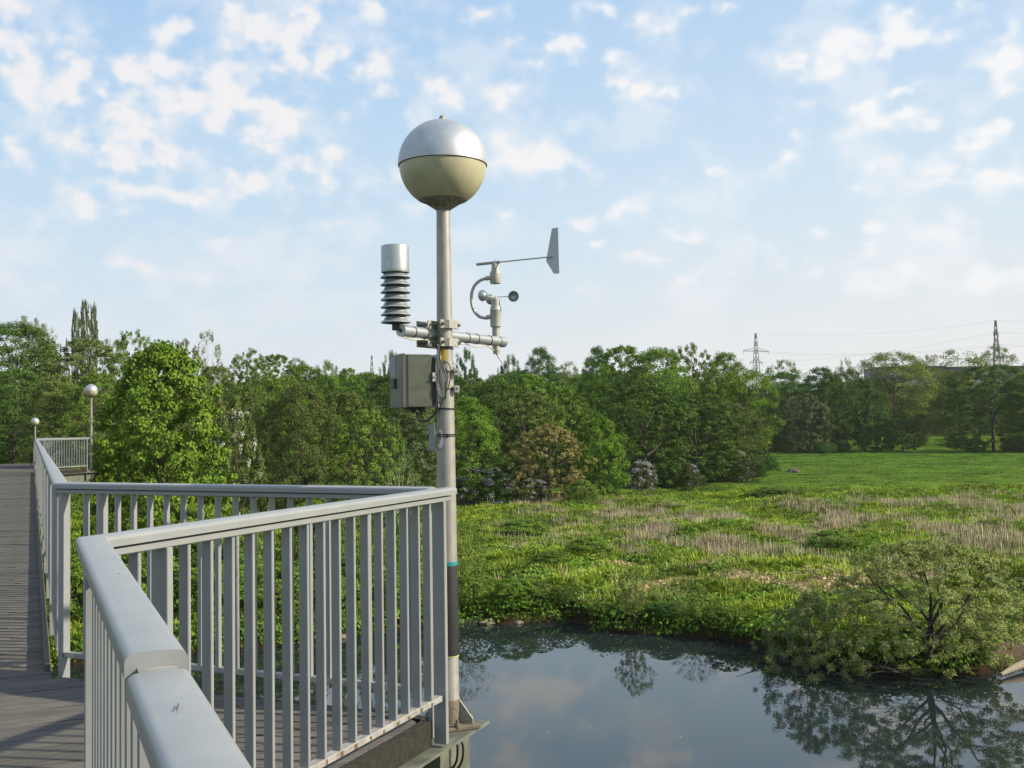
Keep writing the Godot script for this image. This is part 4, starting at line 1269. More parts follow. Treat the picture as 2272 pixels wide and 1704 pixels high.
func build_woods() -> void:
	for t in groves:
		var n: String = t[0]
		var kind: String = t[1]
		var leaf: String = t[2]
		var cat := "tree" if n.ends_with("tree") else "shrub"
		var flower := "lilac" if kind == "lilac" else ""
		var bark := "white" if kind.begins_with("birch") else "brown"
		plant(n, kind, leaf, bark, t[3], t[4], t[5], t[6], t[7], cat, "", 0.0, flower)
	plant("alder_tree", "alder", "lime", "brown", -14.4, -42.6, 4.95, 2.95, "big lime green tree behind the railing, right of the middle ball lamp", "tree", "", 0.0, "", 0.6)
	plant("blossom_tree", "blossom_tree", "olive", "brown", -13.3, -50.0, 2.3, 1.5, "slim tree with white blossoms right of the lime green tree", "tree", "", 0.0, "white")
	plant("hawthorn_shrub", "blossom_tree", "mid", "brown", -43.2, -90.0, 7.0, 1.0, "small whitish blossoming shrub among the dark trees at the far left", "shrub", "", -6.0, "white")
	# the wood behind reads as one mass
	var rng := RandomNumberGenerator.new()
	rng.seed = 77
	var kinds := ["round_a", "tall_a", "feather_b", "round_b"]
	for k in 4:
		var list := []
		for i in 90:
			var far := rng.randf()
			var z := -lerpf(100.0, 270.0, far)
			var x0 := -0.56 * -z - 25.0
			var x1 := 0.135 * -z - 4.0
			if i % 3 == 0:
				z = -lerpf(215.0, 300.0, far)
				x0 = -0.2 * -z
				x1 = 0.62 * -z
			var x := lerpf(x0, x1, rng.randf())
			var gy := ground_y(x, z)
			var limit := 1.54 + (-z) * (0.050 if x < 0.2 * -z else 0.043)
			var h := minf(rng.randf_range(11, 20), (limit - gy) * rng.randf_range(0.68, 1.02))
			if h < 3.5: h = 3.5
			var w := h * rng.randf_range(0.6, 0.9)
			list.append([Transform3D(Basis(Vector3.UP, rng.randf() * TAU).scaled(Vector3(w, h, w)), Vector3(x, gy - 0.3, z)), Color(1, 1, 1) * rng.randf_range(0.7, 1.25)])
		scatter("distant_wood", crowns[kinds[k]], M["leaf_mid" if k % 2 else "leaf_dark"], list, "mass of mixed green woodland filling in behind the nearer trees", "woodland")
	# undergrowth at the feet of the trees
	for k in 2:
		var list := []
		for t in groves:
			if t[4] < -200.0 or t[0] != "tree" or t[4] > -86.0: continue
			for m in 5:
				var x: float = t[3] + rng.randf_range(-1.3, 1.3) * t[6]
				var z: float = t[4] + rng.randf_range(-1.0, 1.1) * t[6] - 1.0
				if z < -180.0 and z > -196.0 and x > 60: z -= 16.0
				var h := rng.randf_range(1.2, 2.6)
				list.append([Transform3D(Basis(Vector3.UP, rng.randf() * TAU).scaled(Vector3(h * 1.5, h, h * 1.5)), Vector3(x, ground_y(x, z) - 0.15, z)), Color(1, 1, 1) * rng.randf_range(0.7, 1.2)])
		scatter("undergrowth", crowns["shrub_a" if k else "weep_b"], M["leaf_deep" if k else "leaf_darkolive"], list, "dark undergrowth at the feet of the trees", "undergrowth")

func scatter(called: String, mesh: Mesh, m: Material, list: Array, label: String, category: String) -> void:
	var mm := MultiMesh.new()
	mm.transform_format = MultiMesh.TRANSFORM_3D
	mm.use_colors = true
	mm.mesh = mesh
	mm.instance_count = list.size()
	for i in list.size():
		mm.set_instance_transform(i, list[i][0])
		mm.set_instance_color(i, list[i][1])
	var o := MultiMeshInstance3D.new()
	o.name = numbered(called)
	o.multimesh = mm
	o.material_override = m
	add_child(o, true)
	tag(o, label, category, "", "stuff")

# ---------------------------------------------------------------- river bank and meadow
func tuft(sd: int, blades: int, height: float, width: float, lean: float, base: float) -> Mesh:
	var rng := RandomNumberGenerator.new()
	rng.seed = sd
	var s := Shape.new()
	for k in blades:
		var a := rng.randf() * TAU
		var d := Vector3(cos(a), 0, sin(a))
		var p := d * base * sqrt(rng.randf())
		var l := height * rng.randf_range(0.55, 1.15)
		var out := Vector3(cos(a + rng.randf_range(-0.8, 0.8)), 0, sin(a + rng.randf_range(-0.8, 0.8)))
		var b := lean * rng.randf_range(0.3, 1.3)
		var q := p + Vector3.UP * l * 0.6 + out * l * b * 0.35
		var tip := p + Vector3.UP * l * (1.0 - 0.25 * b) + out * l * b
		var side := Vector3(-out.z, 0, out.x) * width * 0.5
		var nn := (out * -0.3 + Vector3.UP * 0.6 + side.normalized() * rng.randf_range(-0.6, 0.6)).normalized()
		var g := rng.randf_range(0.75, 1.25)
		s.tint = Color(g * rng.randf_range(0.9, 1.15), g, g * 0.95)
		var i := s.vert(p - side, nn)
		s.vert(p + side, nn); s.vert(q - side * 0.8, nn); s.vert(q + side * 0.8, nn); s.vert(tip, nn)
		s.ix.append_array(PackedInt32Array([i, i + 3, i + 1, i, i + 2, i + 3, i + 2, i + 4, i + 3]))
	return s.mesh()

func herb(sd: int, count: int, size: float, spread: float, tall: float) -> Mesh:
	var rng := RandomNumberGenerator.new()
	rng.seed = sd
	var s := Shape.new()
	for k in count:
		var a := rng.randf() * TAU
		var r := spread * sqrt(rng.randf())
		var p := Vector3(cos(a) * r, tall * (1.0 - pow(r / spread, 2.0) * 0.7) * rng.randf_range(0.5, 1.1), sin(a) * r)
		var out := Vector3(cos(a), 0, sin(a))
		var nn := (Vector3.UP * 0.9 + out * 0.4 + Vector3(rng.randf_range(-1, 1), 0, rng.randf_range(-1, 1)) * 0.5).normalized()
		var tip := (out + Vector3(rng.randf_range(-1, 1), rng.randf_range(-0.6, 0.3), rng.randf_range(-1, 1)) * 0.7)
		tip = (tip - nn * tip.dot(nn)).normalized()
		var g := rng.randf_range(0.7, 1.3)
		s.tint = Color(g * rng.randf_range(0.85, 1.15), g, g * 0.9)
		s.leaf(p, tip, nn, size * rng.randf_range(0.6, 1.3), size * 0.55)
	return s.mesh()

func build_land() -> void:
	var xs := []
	var x := -24.0
	while x < 42.0:
		xs.append(x); x += 0.45
	var st := 0.5
	while x < 900.0:
		xs.append(x); x += st; st *= 1.10
	x = -24.45
	st = 0.5
	while x > -900.0:
		xs.push_front(x); x -= st; st *= 1.10
	var zs := []
	var z := -26.5
	while z > -900.0:
		zs.append(z); z -= 0.32 if z > -40 else maxf(0.4, (-z - 30.0) * 0.022)
	z = -26.2
	st = 0.5
	while z < 400.0:
		zs.push_front(z); z += st; st *= 1.15
	var s := Shape.new()
	var w := xs.size()
	var ys := []
	for j in zs.size():
		var row := PackedFloat32Array()
		for i in w: row.append(ground_y(xs[i], zs[j]))
		ys.append(row)
	for j in zs.size():
		for i in w:
			var px: float = xs[i]
			var pz: float = zs[j]
			var i0 := maxi(i - 1, 0)
			var i1 := mini(i + 1, w - 1)
			var j0 := maxi(j - 1, 0)
			var j1 := mini(j + 1, zs.size() - 1)
			var nn := Vector3(-(ys[j][i1] - ys[j][i0]) / (xs[i1] - xs[i0]), 1.0, -(ys[j1][i] - ys[j0][i]) / (zs[j1] - zs[j0])).normalized()
			var over := bank_z(px) - pz
			var soil := Color(0.060, 0.042, 0.026)
			var grass := Color(0.090, 0.155, 0.020).lerp(Color(0.135, 0.220, 0.028), bright(px, pz))
			var dry := Color(0.20, 0.155, 0.085)
			var col := grass.lerp(dry, dryness(px, pz) * 0.6)
			col = col.lerp(Color(0.36, 0.27, 0.14), straw(px, pz))
			var mud := sstep(13.2, 14.5, px) * (1.0 - sstep(17.5, 20.0, px)) * (1.0 - sstep(1.8, 3.0, over))
			col = soil.lerp(col, sstep(0.5, 1.6, over))
			col = col.lerp(Color(0.15, 0.115, 0.08), mud)
			if pz > -20.0: col = grass
			s.tint = col
			s.vert(Vector3(px, ys[j][i], pz), nn)
	for j in zs.size() - 1:
		for i in w - 1:
			var a := j * w + i
			s.ix.append_array(PackedInt32Array([a, a + w, a + 1, a + 1, a + w, a + w + 1]))
	var g := put("ground", s.mesh(), M.ground)
	tag(g, "", "", "", "structure")
	# water
	s = Shape.new()
	s.quad(Vector3(-260, WATER, 90), Vector3(320, WATER, 90), Vector3(320, WATER, -60), Vector3(-260, WATER, -60))
	tag(put("river_water", s.mesh(), M.water), "", "", "", "structure")

func build_meadow() -> void:
	var rng := RandomNumberGenerator.new()
	rng.seed = 404
	var green := [tuft(1, 18, 0.32, 0.026, 0.9, 0.24), tuft(2, 18, 0.22, 0.028, 1.1, 0.28)]
	var reed := [tuft(3, 18, 0.60, 0.012, 0.28, 0.34), tuft(4, 15, 0.46, 0.012, 0.4, 0.32)]
	var low := tuft(5, 22, 0.055, 0.045, 1.6, 0.6)
	var leafs := [herb(6, 40, 0.095, 0.40, 0.15), herb(7, 40, 0.155, 0.60, 0.28)]
	var flat := herb(8, 26, 0.22, 0.6, 0.03)
	var lists := [[], [], [], [], [], [], [], []]
	var put_in := func(k: int, px: float, pz: float, size: float, tall: float, c: Color) -> void:
		lists[k].append([Transform3D(Basis(Vector3.UP, rng.randf() * TAU).scaled(Vector3(size, size * tall, size)), Vector3(px, ground_y(px, pz) - 0.03, pz)), c])
	# near meadow, from the bank to the edge of the grove
	for i in 62000:
		var d := lerpf(28.0, 90.0, pow(rng.randf(), 1.25))
		var px := lerpf(-0.47 * d - 1.0, 0.56 * d + 4.0, rng.randf())
		var pz := -d
		var over := bank_z(px) - pz
		if over < 0.45: continue
		if px > 13.4 and px < 18.0 and over < 2.4: continue
		var dr := dryness(px, pz)
		var sw := straw(px, pz)
		var br := bright(px, pz)
		var lush := nb.get_noise_2d(px * 0.9 - 70, pz * 0.9 + 20)
		var c := Color(lerpf(0.80, 1.25, br), lerpf(0.80, 1.2, br), lerpf(0.8, 0.9, br)) * rng.randf_range(0.8, 1.2)
		if sw > 0.45 and rng.randf() < 0.85:
			if rng.randf() < 0.5: put_in.call(7, px, pz, rng.randf_range(0.6, 1.2), 1.0, Color(1, 1, 1) * rng.randf_range(0.7, 1.2))
			continue
		if rng.randf() < dr * 0.64:
			put_in.call(2 + rng.randi() % 2, px, pz, rng.randf_range(0.8, 1.25), rng.randf_range(0.7, 1.1), Color(1, rng.randf_range(0.93, 1.0), rng.randf_range(0.85, 1.0)) * rng.randf_range(0.7, 1.2))
		elif lush > 0.08 - (0.14 if px < 6 else 0.0) and rng.randf() < 0.6:
			put_in.call(4 + (1 if lush > 0.2 and rng.randf() < 0.5 else 0), px, pz, rng.randf_range(0.7, 1.35), rng.randf_range(0.7, 1.4), c)
		else:
			put_in.call(rng.randi() % 2, px, pz, rng.randf_range(0.8, 1.5), rng.randf_range(0.6, 1.2), c)
	# dry stalks standing singly and in loose stands among the green
	for i in 60:
		var d := rng.randf_range(37, 66)
		var cx := rng.randf_range(-1.5, 0.5 * d)
		for m in rng.randi_range(5, 22):
			var px := cx + rng.randfn() * 0.8
			var pz := -d + rng.randfn() * 0.5
			if bank_z(px) - pz > 0.8:
				put_in.call(3, px, pz, rng.randf_range(0.7, 1.1), rng.randf_range(0.7, 1.2), Color(1.15, 1.08, 1.0) * rng.randf_range(0.8, 1.25))
	# far meadow
	for i in 30000:
		var d := lerpf(78.0, 207.0, sqrt(rng.randf()))
		var px := lerpf(0.12 * d - 6.0, 0.56 * d, rng.randf())
		var br := bright(px * 0.5, -d * 0.5)
		var c := Color(lerpf(0.65, 1.05, br), lerpf(0.75, 1.1, br), 0.8) * rng.randf_range(0.8, 1.2)
		if nb.get_noise_2d(px * 0.6, d * 1.6) > 0.32: c = Color(0.45, 0.55, 0.5)
		put_in.call(6, px, -d, rng.randf_range(0.9, 1.9), rng.randf_range(0.5, 1.1), c)
	# ground under the left bank, seen between the balusters
	for i in 9000:
		var px := rng.randf_range(-30.0, -2.0)
		var pz := bank_z(px) - 0.4 - 22.0 * pow(rng.randf(), 1.5)
		put_in.call(4 if rng.randf() < 0.6 else rng.randi() % 2, px, pz, rng.randf_range(0.8, 1.6), rng.randf_range(0.8, 1.5), Color(1, 1, 0.9) * rng.randf_range(0.7, 1.2))
	# plants that hang over the edge of the bank
	for i in 1500:
		var px := rng.randf_range(-24.0, 24.0)
		if px > 13.6 and px < 17.5: continue
		var pz := bank_z(px) - rng.randf_range(0.15, 1.1)
		put_in.call(4 if rng.randf() < 0.7 else 5, px, pz, rng.randf_range(0.5, 1.1), rng.randf_range(0.8, 1.6), Color(0.85, 0.95, 0.8) * rng.randf_range(0.6, 1.2))
	# dead brown stems along the wet edge
	for i in 700:
		var px := rng.randf_range(-24.0, 24.0)
		var pz := bank_z(px) - rng.randf_range(-0.15, 0.5)
		put_in.call(3, px, pz, rng.randf_range(0.5, 0.9), rng.randf_range(0.5, 1.1), Color(0.45, 0.36, 0.26) * rng.randf_range(0.5, 1.1))
	scatter("meadow_grass", green[0], M.grass, lists[0], "fresh green grass of the near meadow", "grass")
	scatter("meadow_grass", green[1], M.grass, lists[1], "short green grass of the near meadow", "grass")
	scatter("dry_reeds", reed[0], M.reed, lists[2], "tall dry tan reeds in bands across the meadow", "reeds")
	scatter("dry_reeds", reed[1], M.reed, lists[3], "shorter dry stalks scattered in the meadow", "reeds")
	scatter("meadow_herbs", leafs[0], M.herb, lists[4], "low leafy herbs in the meadow and on the bank", "herbs")
	scatter("meadow_herbs", leafs[1], M.herb, lists[5], "large leaved herbs in dark green clumps on the meadow", "herbs")
	scatter("pasture_grass", low, M.pasture, lists[6], "short even grass of the far pasture", "grass")
	var bits := []
	var chip := Shape.new()
	chip.leaf(Vector3.ZERO, Vector3(1, 0, 0), Vector3.UP, 0.06, 0.03)
	for i in 260:
		var px := rng.randf_range(-10.0, 16.0)
		var pz := bank_z(px) + 0.2 + 14.0 * pow(rng.randf(), 2.5)
		bits.append([Transform3D(Basis(Vector3.UP, rng.randf() * TAU).scaled(Vector3.ONE * rng.randf_range(0.5, 1.6)), Vector3(px, WATER + 0.004, pz)), Color(1, 0.9, 0.7) * rng.randf_range(0.4, 1.0)])
	scatter("floating_leaves", chip.mesh(), M.straw, bits, "small leaves and bits floating on the river near the bank", "leaves")
	scatter("straw_litter", flat, M.straw, lists[7], "pale flattened straw lying in patches near the bank", "straw")

func blob(sd: int, size: Vector3, rough: float) -> Mesh:
	var f := FastNoiseLite.new()
	f.seed = sd
	f.frequency = 0.8
	var s := Shape.new()
	var R := 10
	var S := 16
	var pts := []
	for j in R + 1:
		for i in S + 1:
			var a := TAU * (i % S) / S
			var e := PI * j / R - PI / 2
			var d := Vector3(cos(a) * cos(e), sin(e), sin(a) * cos(e))
			pts.append(d * size * 0.5 * (1.0 + rough * f.get_noise_3dv(d * 2.0)))
	for j in R:
		for i in S:
			var a: Vector3 = pts[j * (S + 1) + i]
			var b: Vector3 = pts[j * (S + 1) + i + 1]
			var c: Vector3 = pts[(j + 1) * (S + 1) + i + 1]
			var d: Vector3 = pts[(j + 1) * (S + 1) + i]
			s.quad(b, a, d, c)
	return s.mesh()

func build_bank() -> void:
	plant("willow_tree", "willow", "willow", "dark", 11.6, -29.35, -1.98, 2.75, "spreading willow tree with a dark bare trunk on the right bank", "tree", "", 0.1, "", 1.1)
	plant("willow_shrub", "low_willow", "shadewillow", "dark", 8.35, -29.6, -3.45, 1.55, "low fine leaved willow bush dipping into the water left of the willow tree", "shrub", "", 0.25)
	plant("sapling_tree", "sapling", "olive", "pale", 4.05, -35.5, -3.55, 0.65, "slim young tree with pale stems at the water's edge", "tree", "", 0.1)
	var row := [
		["shrub_b", "fresh", -1.5, -38.4, -4.0, 0.95, "fine leaved bank bush just right of the lamp post"],
		["knotweed", "bright", 0.0, -38.1, -4.15, 0.85, "leafy bank bush second to the right of the lamp post"],
		["weep_b", "olive", 0.95, -38.3, -4.3, 0.6, "greyish bush on the bank between the leafy bush and the dark compact bush"],
		["shrub_b", "dark", 1.75, -38.2, -4.5, 0.6, "dark compact bush on the bank left of the little mud gap"],
		["shrub_a", "mid", 3.1, -36.4, -4.75, 0.5, "small bush at the water just left of the slim young tree"],
		["shrub_a", "deep", 5.1, -35.5, -4.65, 0.62, "rounded dark green bush at the water right of the slim young tree"],
		["twiggy", "olive", 6.0, -35.0, -4.1, 0.85, "thin twiggy bush on the bank between the slim tree and the willow bush"],
		["shrub_b", "mid", 6.9, -34.2, -4.55, 0.75, "mound shaped bush on the bank behind the willow bush"],
		["twiggy", "olive", -2.0, -39.2, -2.5, 1.3, "tall thin twiggy bush directly beside the black wrapped part of the post"],
		["shrub_b", "bright", 10.2, -33.2, -4.2, 0.9, "green bush in the meadow behind the willow tree's left boughs"],
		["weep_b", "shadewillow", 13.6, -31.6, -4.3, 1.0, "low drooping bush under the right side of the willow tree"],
		["knotweed", "bright", 3.4, -47.5, -3.75, 1.0, "big clump of leafy herbs in the middle of the left meadow"],
		["knotweed", "bright", 0.4, -56.0, -3.7, 1.3, "wide clump of leafy herbs in the meadow near the lilac bush"],
		["knotweed", "mid", 1.6, -44.5, -3.95, 0.8, "clump of leafy herbs in the meadow straight above the leafy bank bushes"],
		["shrub_a", "bright", 15.5, -51.0, -3.95, 1.2, "low green mound in the meadow amid the reeds"],
		["shrub_a", "mid", 21.5, -84.0, -3.9, 2.4, "long low mound of growth between the reeds and the grove"],
		["knotweed", "fresh", -4.4, -38.0, -3.9, 1.2, "leafy bush on the left bank seen through the right end of the railing"],
		["knotweed", "mid", -6.4, -36.6, -3.8, 1.2, "leafy bush on the left bank, third from the lamp post through the railing"],
		["knotweed", "lime", -8.2, -36.2, -3.4, 1.4, "bright leafy bush on the left bank in the middle of the railing gaps"],
		["shrub_a", "lime", -10.2, -36.0, -3.2, 1.5, "large bright bush on the left bank below the lime green tree"],
		["knotweed", "bright", -12.4, -35.6, -3.0, 1.6, "large leaved bush on the left bank seen between the left balusters"],
		["shrub_a", "bright", -14.8, -35.0, -2.8, 1.6, "dense bush on the left bank beside the near bay corner post"],
		["shrub_a", "fresh", -11.4, -40.5, -2.4, 1.7, "bush behind the left bank, in front of the lime green tree trunk"],
		["knotweed", "dark", -7.4, -40.8, -3.6, 1.5, "dark leafy bush behind the left bank in mid railing"],
		["shrub_a", "lime", -9.2, -47.5, -1.9, 1.3, "yellowish bush under the level top rail, right of the lime green tree"],
		["shrub_b", "bright", -5.4, -45.0, -2.2, 1.3, "bush under the level top rail, left of the lamp post"],
		["twiggy", "fresh", -7.0, -44.0, -1.5, 0.7, "young pale shoots rising just above the level top rail"],
		["shrub_b", "mid", 17.4, -32.6, -4.2, 1.2, "shaded bush at the right picture edge above the mud beach"],
	]
	for b in row:
		plant("bank_shrub", b[0], b[1], "dark", b[2], b[3], b[4], b[5], b[6], "shrub")
	plant("birch_tree", "birch_b", "bright", "white", -5.05, -46.0, 0.6, 0.9, "young birch whose thin white stem shows through the railing near the lamp post", "tree")
	# boulder in the pasture
	var bo := thing("boulder", Vector3(32.2, ground_y(32.2, -119.5) - 0.1, -119.5), "single grey brown boulder lying in the pasture", "boulder")
	put("stone", blob(3, Vector3(1.6, 1.15, 1.2), 0.4), M.rock, bo)
	# log on the mud beach
	var lg := thing("driftwood_log", Vector3(14.6, -5.45, -29.5), "pale driftwood log lying at the waterline at the right edge", "log")
	var s := Shape.new()
	s.tube(PackedVector3Array([Vector3(-1.4, -0.05, 1.0), Vector3(-0.6, 0.02, 0.35), Vector3(0.4, 0.06, -0.4), Vector3(1.6, 0.12, -1.2)]), PackedFloat32Array([0.05, 0.11, 0.12, 0.10]), 10)
	put("trunk", s.mesh(), M.driftwood, lg)
	# stones along the waterline
	var rng := RandomNumberGenerator.new()
	rng.seed = 8
	var spots := [[-1.9, "first pale stone at the waterline right of the lamp post"], [-1.5, "second pale stone at the waterline right of the lamp post"], [-1.0, "third pale stone at the waterline right of the lamp post"], [0.1, "grey stone at the waterline below the second leafy bank bush"], [-6.3, "large pale stone at the waterline in the middle of the railing gaps"], [-5.9, "small pale stone beside the large one at the waterline"], [-8.8, "pale stone at the waterline seen through the left balusters"], [-10.6, "pale stone at the waterline below the large bright bush"], [7.6, "flat stone at the waterline left of the willow bush"]]
	for q in spots:
		var px: float = q[0]
		var r := rng.randf_range(0.18, 0.42)
		var st := thing("bank_stone", Vector3(px, WATER + 0.03, bank_z(px) + rng.randf_range(-0.25, 0.1)), q[1], "stone", "stones along the waterline")
		put("stone", blob(rng.randi() % 50, Vector3(r * 1.5, r * 0.7, r), 0.5), M.rock_pale, st)
	# dead twigs reaching over the water
	var tw := thing("dead_branch", Vector3(7.5, WATER - 0.02, -30.6), "bare dead twigs sticking out of the water left of the willow bush", "branch")
	for k in 9:
		var a := deg_to_rad(rng.randf_range(120, 250))
		var d := Vector3(cos(a), rng.randf_range(0.1, 0.7), -sin(a) * 0.5) * rng.randf_range(0.5, 1.2)
		var g := Shape.new()
		var p0 := Vector3(rng.randf_range(-0.1, 0.5), 0, rng.randf_range(-0.4, 0.3))
		g.tube(PackedVector3Array([p0, p0 + d * 0.5 + Vector3(0, 0.06, 0), p0 + d]), PackedFloat32Array([0.018, 0.012, 0.006]), 5)
		put("twig", g.mesh(), M.bark_dark, tw)
	var tb := thing("fallen_branch", Vector3(11.2, WATER + 0.02, -28.0), "dark fallen branches in the water at the foot of the willow tree", "branch")
	for k in 8:
		var a := rng.randf_range(-0.6, PI + 0.6)
		var d := Vector3(cos(a) * 1.3, rng.randf_range(-0.02, 0.35), sin(a) * 0.9) * rng.randf_range(0.6, 1.5)
		var g := Shape.new()
		var p0 := Vector3(rng.randf_range(-0.6, 0.8), 0.05, -0.9)
		g.tube(PackedVector3Array([p0, p0 + d * 0.5 + Vector3(0, 0.1, 0), p0 + d]), PackedFloat32Array([0.04, 0.028, 0.01]), 6)
		put("bough", g.mesh(), M.bark_dark, tb)

# ---------------------------------------------------------------- far away
func pylon(where: Vector3, height: float, arms: Array, label: String, turn: float) -> Node3D:
	var o := thing("lattice_pylon", where, label, "pylon", "power line pylons on the horizon")
	o.rotation.y = turn
	var s := Shape.new()
	var wd := func(h: float) -> float: return lerpf(3.2, 0.25, pow(h / height, 0.8))
	var levels := 13
	for k in levels:
		var h0 := height * k / levels
		var h1 := height * (k + 1) / levels
		var a: float = wd.call(h0)
		var b: float = wd.call(h1)
		for e in [[-1, -1], [1, -1], [1, 1], [-1, 1]]:
			s.rod(Vector3(e[0] * a, h0, e[1] * a), Vector3(e[0] * b, h1, e[1] * b), 0.17, 4)
		for q in [[[-1, 1], [1, 1]], [[1, 1], [1, -1]], [[1, -1], [-1, -1]], [[-1, -1], [-1, 1]]]:
			s.rod(Vector3(q[0][0] * a, h0, q[0][1] * a), Vector3(q[1][0] * b, h1, q[1][1] * b), 0.10, 4)
			s.rod(Vector3(q[1][0] * a, h0, q[1][1] * a), Vector3(q[0][0] * b, h1, q[0][1] * b), 0.10, 4)
	put("tower", s.mesh(), M.pylon, o)
	for q in arms:
		var g := Shape.new()
		var h: float = q[0]
		var l: float = q[1]
		var b: float = wd.call(h)
		for e in [-1.0, 1.0]:
			for f in [-1.0, 1.0]:
				g.rod(Vector3(e * b, h, f * b), Vector3(e * l, h - 0.2, 0), 0.14, 4)
			g.rod(Vector3(e * b, h + 1.6, 0), Vector3(e * l, h, 0), 0.12, 4)
			g.rod(Vector3(e * l * 0.97, h - 0.2, 0), Vector3(e * l * 0.97, h - 1.6, 0), 0.12, 4)
		put("crossarm", g.mesh(), M.pylon, o)
	return o

func build_horizon() -> void:
	var p1 := Vector3(118.2, -4.0, -500.0)
	var p2 := Vector3(211.0, -4.0, -450.0)
	pylon(p1, 47.2, [[38.6, 8.0], [27.5, 7.0]].slice(0, 1) + [[33.0, 4.0]], "lattice pylon with a wide crossarm above the trees right of centre", 0.5)
	pylon(p2, 47.2, [[41.8, 4.2], [36.6, 5.4]], "lattice pylon at the right above the flat roofed building", 0.9)
	pylon(Vector3(-83.9, -4.0, -620.0), 47.2, [], "slim distant lattice mast on the skyline left of the grey cabinet", 0.2)
	var wires := [[38.4, 7.8, 36.4, 5.3], [38.4, -7.8, 36.4, -5.3], [33.0, 3.9, 41.6, 4.1], [47.0, 0.0, 47.0, 0.0]]
	var wi := thing("power_lines", Vector3.ZERO, "thin power lines sagging between the two right hand pylons and beyond", "power line")
	for q in wires:
		var u := (p2 - p1).normalized()
		var sd := u.cross(Vector3.UP)
		for span in 2:
			var a: Vector3 = p1 + Vector3.UP * q[0] + sd * q[1]
			var b: Vector3 = p2 + Vector3.UP * q[2] + sd * q[3]
			if span == 1:
				a = b
				b = p2 + (p2 - p1) * 0.9 + Vector3.UP * (q[2] + 2.0) + sd * q[3]
			var path := PackedVector3Array()
			var rr := PackedFloat32Array()
			for k in 13:
				var t := k / 12.0
				path.append(a.lerp(b, t) - Vector3.UP * 4.0 * 4.0 * t * (1 - t) * 0.7)
				rr.append(0.022)
			var s := Shape.new()
			s.tube(path, rr, 4, false)
			put("wire", s.mesh(), M.pylon, wi)
	var bd := thing("flat_roofed_building", Vector3(116.0, -4.6, -290.0), "long grey flat roofed building half hidden by trees at the right", "building")
	var parts := [[-20.0, 11.0, 15.3, 12.0], [-6.0, 17.0, 19.6, 14.0], [14.0, 23.0, 19.3, 14.0], [32.0, 15.0, 15.0, 12.0]]
	for q in parts:
		var s := Shape.new()
		s.block(Transform3D(Basis(), Vector3(q[0], q[2] / 2, 0)), Vector3(q[1], q[2], q[3]), 0.0)
		var wl := put("wall", s.mesh(), M.facade, bd)
		s = Shape.new()
		s.block(Transform3D(Basis(), Vector3(0, q[2] + 0.25, 0) + Vector3(q[0], 0, 0)), Vector3(q[1] + 0.6, 0.5, q[3] + 0.6), 0.0)
		put("roof_edge", s.mesh(), M.roof, bd)
		for fl in 4:
			var n := int(q[1] / 3.4)
			for k in n:
				s = Shape.new()
				s.block(Transform3D(Basis(), Vector3(q[0] - q[1] / 2 + (k + 0.5) * q[1] / n, q[2] - 2.4 - fl * 3.4, q[3] / 2 + 0.003)), Vector3(q[1] / n * 0.72, 1.3, 0.12), 0.0)
				put("window", s.mesh(), M.pane, wl)
	var s := Shape.new()
	s.block(Transform3D(Basis(), Vector3(-14.5, 17.6, 0)), Vector3(4.0, 3.6, 5.0), 0.0)
	put("roof_house", s.mesh(), M.facade, bd)

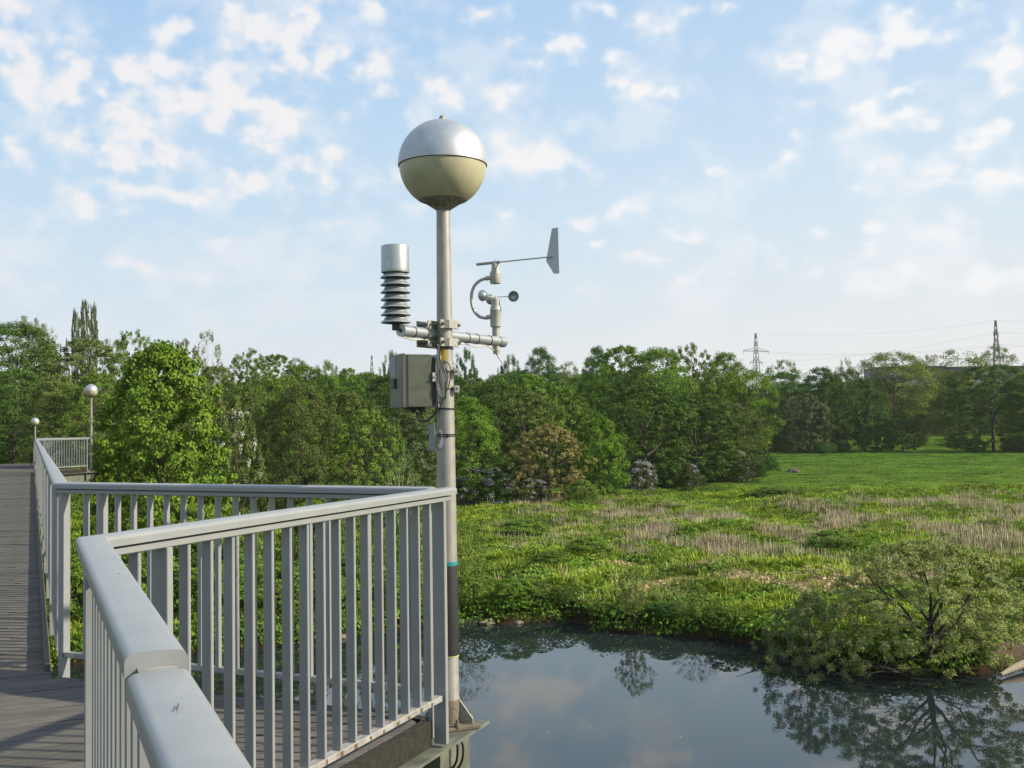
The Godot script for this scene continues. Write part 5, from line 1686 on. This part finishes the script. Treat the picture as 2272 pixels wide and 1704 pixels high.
# ---------------------------------------------------------------- everything
func make_materials() -> void:
	M.paint = worn(0.278, 0.292, 0.298, 0.34, 0.12, 3, 0.09, 0.8)
	M.paint_foot = worn(0.40, 0.39, 0.37, 0.55, 0.15, 4, 0.30, 2.2)
	M.pole = worn(0.35, 0.335, 0.31, 0.48, 0.35, 5, 0.16, 1.6)
	M.galv = worn(0.42, 0.41, 0.38, 0.5, 0.4, 6, 0.2, 5.0)
	M.silver = worn(0.44, 0.475, 0.475, 0.38, 0.65, 16, 0.12, 3.0)
	M.alu = worn(0.48, 0.50, 0.53, 0.50, 0.70, 7, 0.12, 1.4)
	M.cream = worn(0.46, 0.43, 0.285, 0.38, 0.0, 8, 0.16, 1.3)
	M.collar = worn(0.34, 0.31, 0.23, 0.7, 0.1, 9, 0.5, 6.0)
	M.finial = mat(0.24, 0.20, 0.12, 0.5, 0.3)
	M.rusty = worn(0.22, 0.185, 0.14, 0.7, 0.25, 10, 0.35, 5.0)
	M.beam = worn(0.165, 0.178, 0.145, 0.6, 0.0, 11, 0.35, 1.0)
	M.black = mat(0.012, 0.012, 0.013, 0.5)
	M.dark = mat(0.05, 0.048, 0.042, 0.55)
	M.wrap = worn(0.014, 0.014, 0.015, 0.7, 0.0, 12, 0.3, 2.0)
	M.teal = mat(0.02, 0.22, 0.24, 0.45)
	M.lime_tape = mat(0.35, 0.40, 0.10, 0.6)
	M.chalk_light = mat(0.40, 0.41, 0.41, 0.6)
	M.rust = worn(0.20, 0.125, 0.07, 0.9, 0.0, 17, 0.5, 9.0)
	M.chalk = mat(0.10, 0.14, 0.14, 0.9)
	M.cable = mat(0.46, 0.44, 0.38, 0.5)
	M.sensor = mat(0.36, 0.355, 0.315, 0.5, 0.15)
	M.vane = mat(0.42, 0.46, 0.50, 0.45, 0.4)
	M.steel = worn(0.135, 0.148, 0.122, 0.40, 0.6, 13, 0.22, 1.4)
	M.plate = mat(0.24, 0.265, 0.29, 0.5, 0.2)
	M.plate_light = mat(0.55, 0.54, 0.52, 0.45, 0.3)
	M.print = mat(0.20, 0.22, 0.25, 0.6)
	M.yellow = mat(0.52, 0.33, 0.02, 0.5)
	M.sticker = mat(0.62, 0.61, 0.60, 0.55)
	M.concrete = worn(0.30, 0.29, 0.27, 0.9, 0.0, 14, 0.3, 0.6)
	M.timber = worn(0.034, 0.032, 0.020, 0.95, 0.0, 15, 0.6, 3.0)
	var k := 0
	for q in [["plank_a", 0.155, 0.142, 0.125], ["plank_b", 0.120, 0.110, 0.097], ["plank_c", 0.180, 0.166, 0.144], ["plank_d", 0.138, 0.128, 0.114]]:
		var m := mat(q[1], q[2], q[3], 0.88)
		m.albedo_texture = noise_tex(20 + k, 0.02, Color(0.55, 0.54, 0.52), Color(1, 1, 1), 512, 512, 6)
		m.uv1_triplanar = true
		m.uv1_scale = Vector3(0.35, 1.0, 7.0)
		m.uv1_offset = Vector3(k * 0.37, k * 0.2, k * 0.61)
		m.heightmap_enabled = true
		m.heightmap_texture = noise_tex(30 + k, 0.02, Color(0, 0, 0), Color(1, 1, 1), 512, 512, 6)
		m.heightmap_scale = 0.35
		M[q[0]] = m
		k += 1
	M.ground = mat(1, 1, 1, 1.0)
	M.ground.metallic_specular = 0.1
	M.ground.vertex_color_use_as_albedo = true
	M.ground.albedo_texture = noise_tex(40, 0.03, Color(0.62, 0.62, 0.6), Color(1, 1, 1), 512, 512, 6)
	M.ground.uv1_triplanar = true
	M.ground.uv1_world_triplanar = true
	M.ground.uv1_scale = Vector3(0.35, 0.35, 0.35)
	M.water = mat(0.014, 0.021, 0.021, 0.02)
	M.water.metallic_specular = 0.5
	M.rock = worn(0.16, 0.135, 0.11, 0.95, 0.0, 41, 0.5, 1.0)
	M.rock_pale = worn(0.38, 0.34, 0.27, 0.95, 0.0, 42, 0.4, 2.0)
	M.driftwood = worn(0.36, 0.31, 0.24, 0.9, 0.0, 43, 0.4, 2.0)
	M.pylon = mat(0.13, 0.13, 0.135, 0.7, 0.2)
	M.facade = worn(0.26, 0.255, 0.24, 0.9, 0.0, 44, 0.15, 0.05)
	M.roof = mat(0.06, 0.06, 0.06, 0.8)
	M.pane = mat(0.05, 0.055, 0.06, 0.2)
	M.grass = leafy(0.215, 0.295, 0.042)
	M.herb = leafy(0.125, 0.220, 0.032)
	M.pasture = leafy(0.130, 0.242, 0.034)
	M.reed = leafy(0.43, 0.385, 0.29, 0.3)
	M.straw = leafy(0.50, 0.38, 0.21, 0.1)
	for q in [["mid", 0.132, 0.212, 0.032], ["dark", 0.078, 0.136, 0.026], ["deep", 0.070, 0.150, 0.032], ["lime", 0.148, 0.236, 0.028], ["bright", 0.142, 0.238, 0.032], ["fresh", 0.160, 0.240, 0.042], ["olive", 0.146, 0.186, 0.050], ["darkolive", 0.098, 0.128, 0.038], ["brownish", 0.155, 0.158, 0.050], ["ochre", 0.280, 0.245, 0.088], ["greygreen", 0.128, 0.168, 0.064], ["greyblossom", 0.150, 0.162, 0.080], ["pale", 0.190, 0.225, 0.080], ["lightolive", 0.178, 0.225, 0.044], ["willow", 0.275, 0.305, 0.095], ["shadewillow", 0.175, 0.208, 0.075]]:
		M["leaf_" + q[0]] = leafy(q[1], q[2], q[3])
	M.bark_brown = mat(0.055, 0.044, 0.032, 0.95)
	M.bark_dark = mat(0.035, 0.029, 0.022, 0.95)
	M.bark_white = mat(0.50, 0.47, 0.40, 0.85)
	M.bark_pale = mat(0.24, 0.19, 0.13, 0.9)
	M.flower_lilac = leafy(0.50, 0.45, 0.54, 0.2)
	M.flower_white = leafy(0.55, 0.55, 0.48, 0.2)
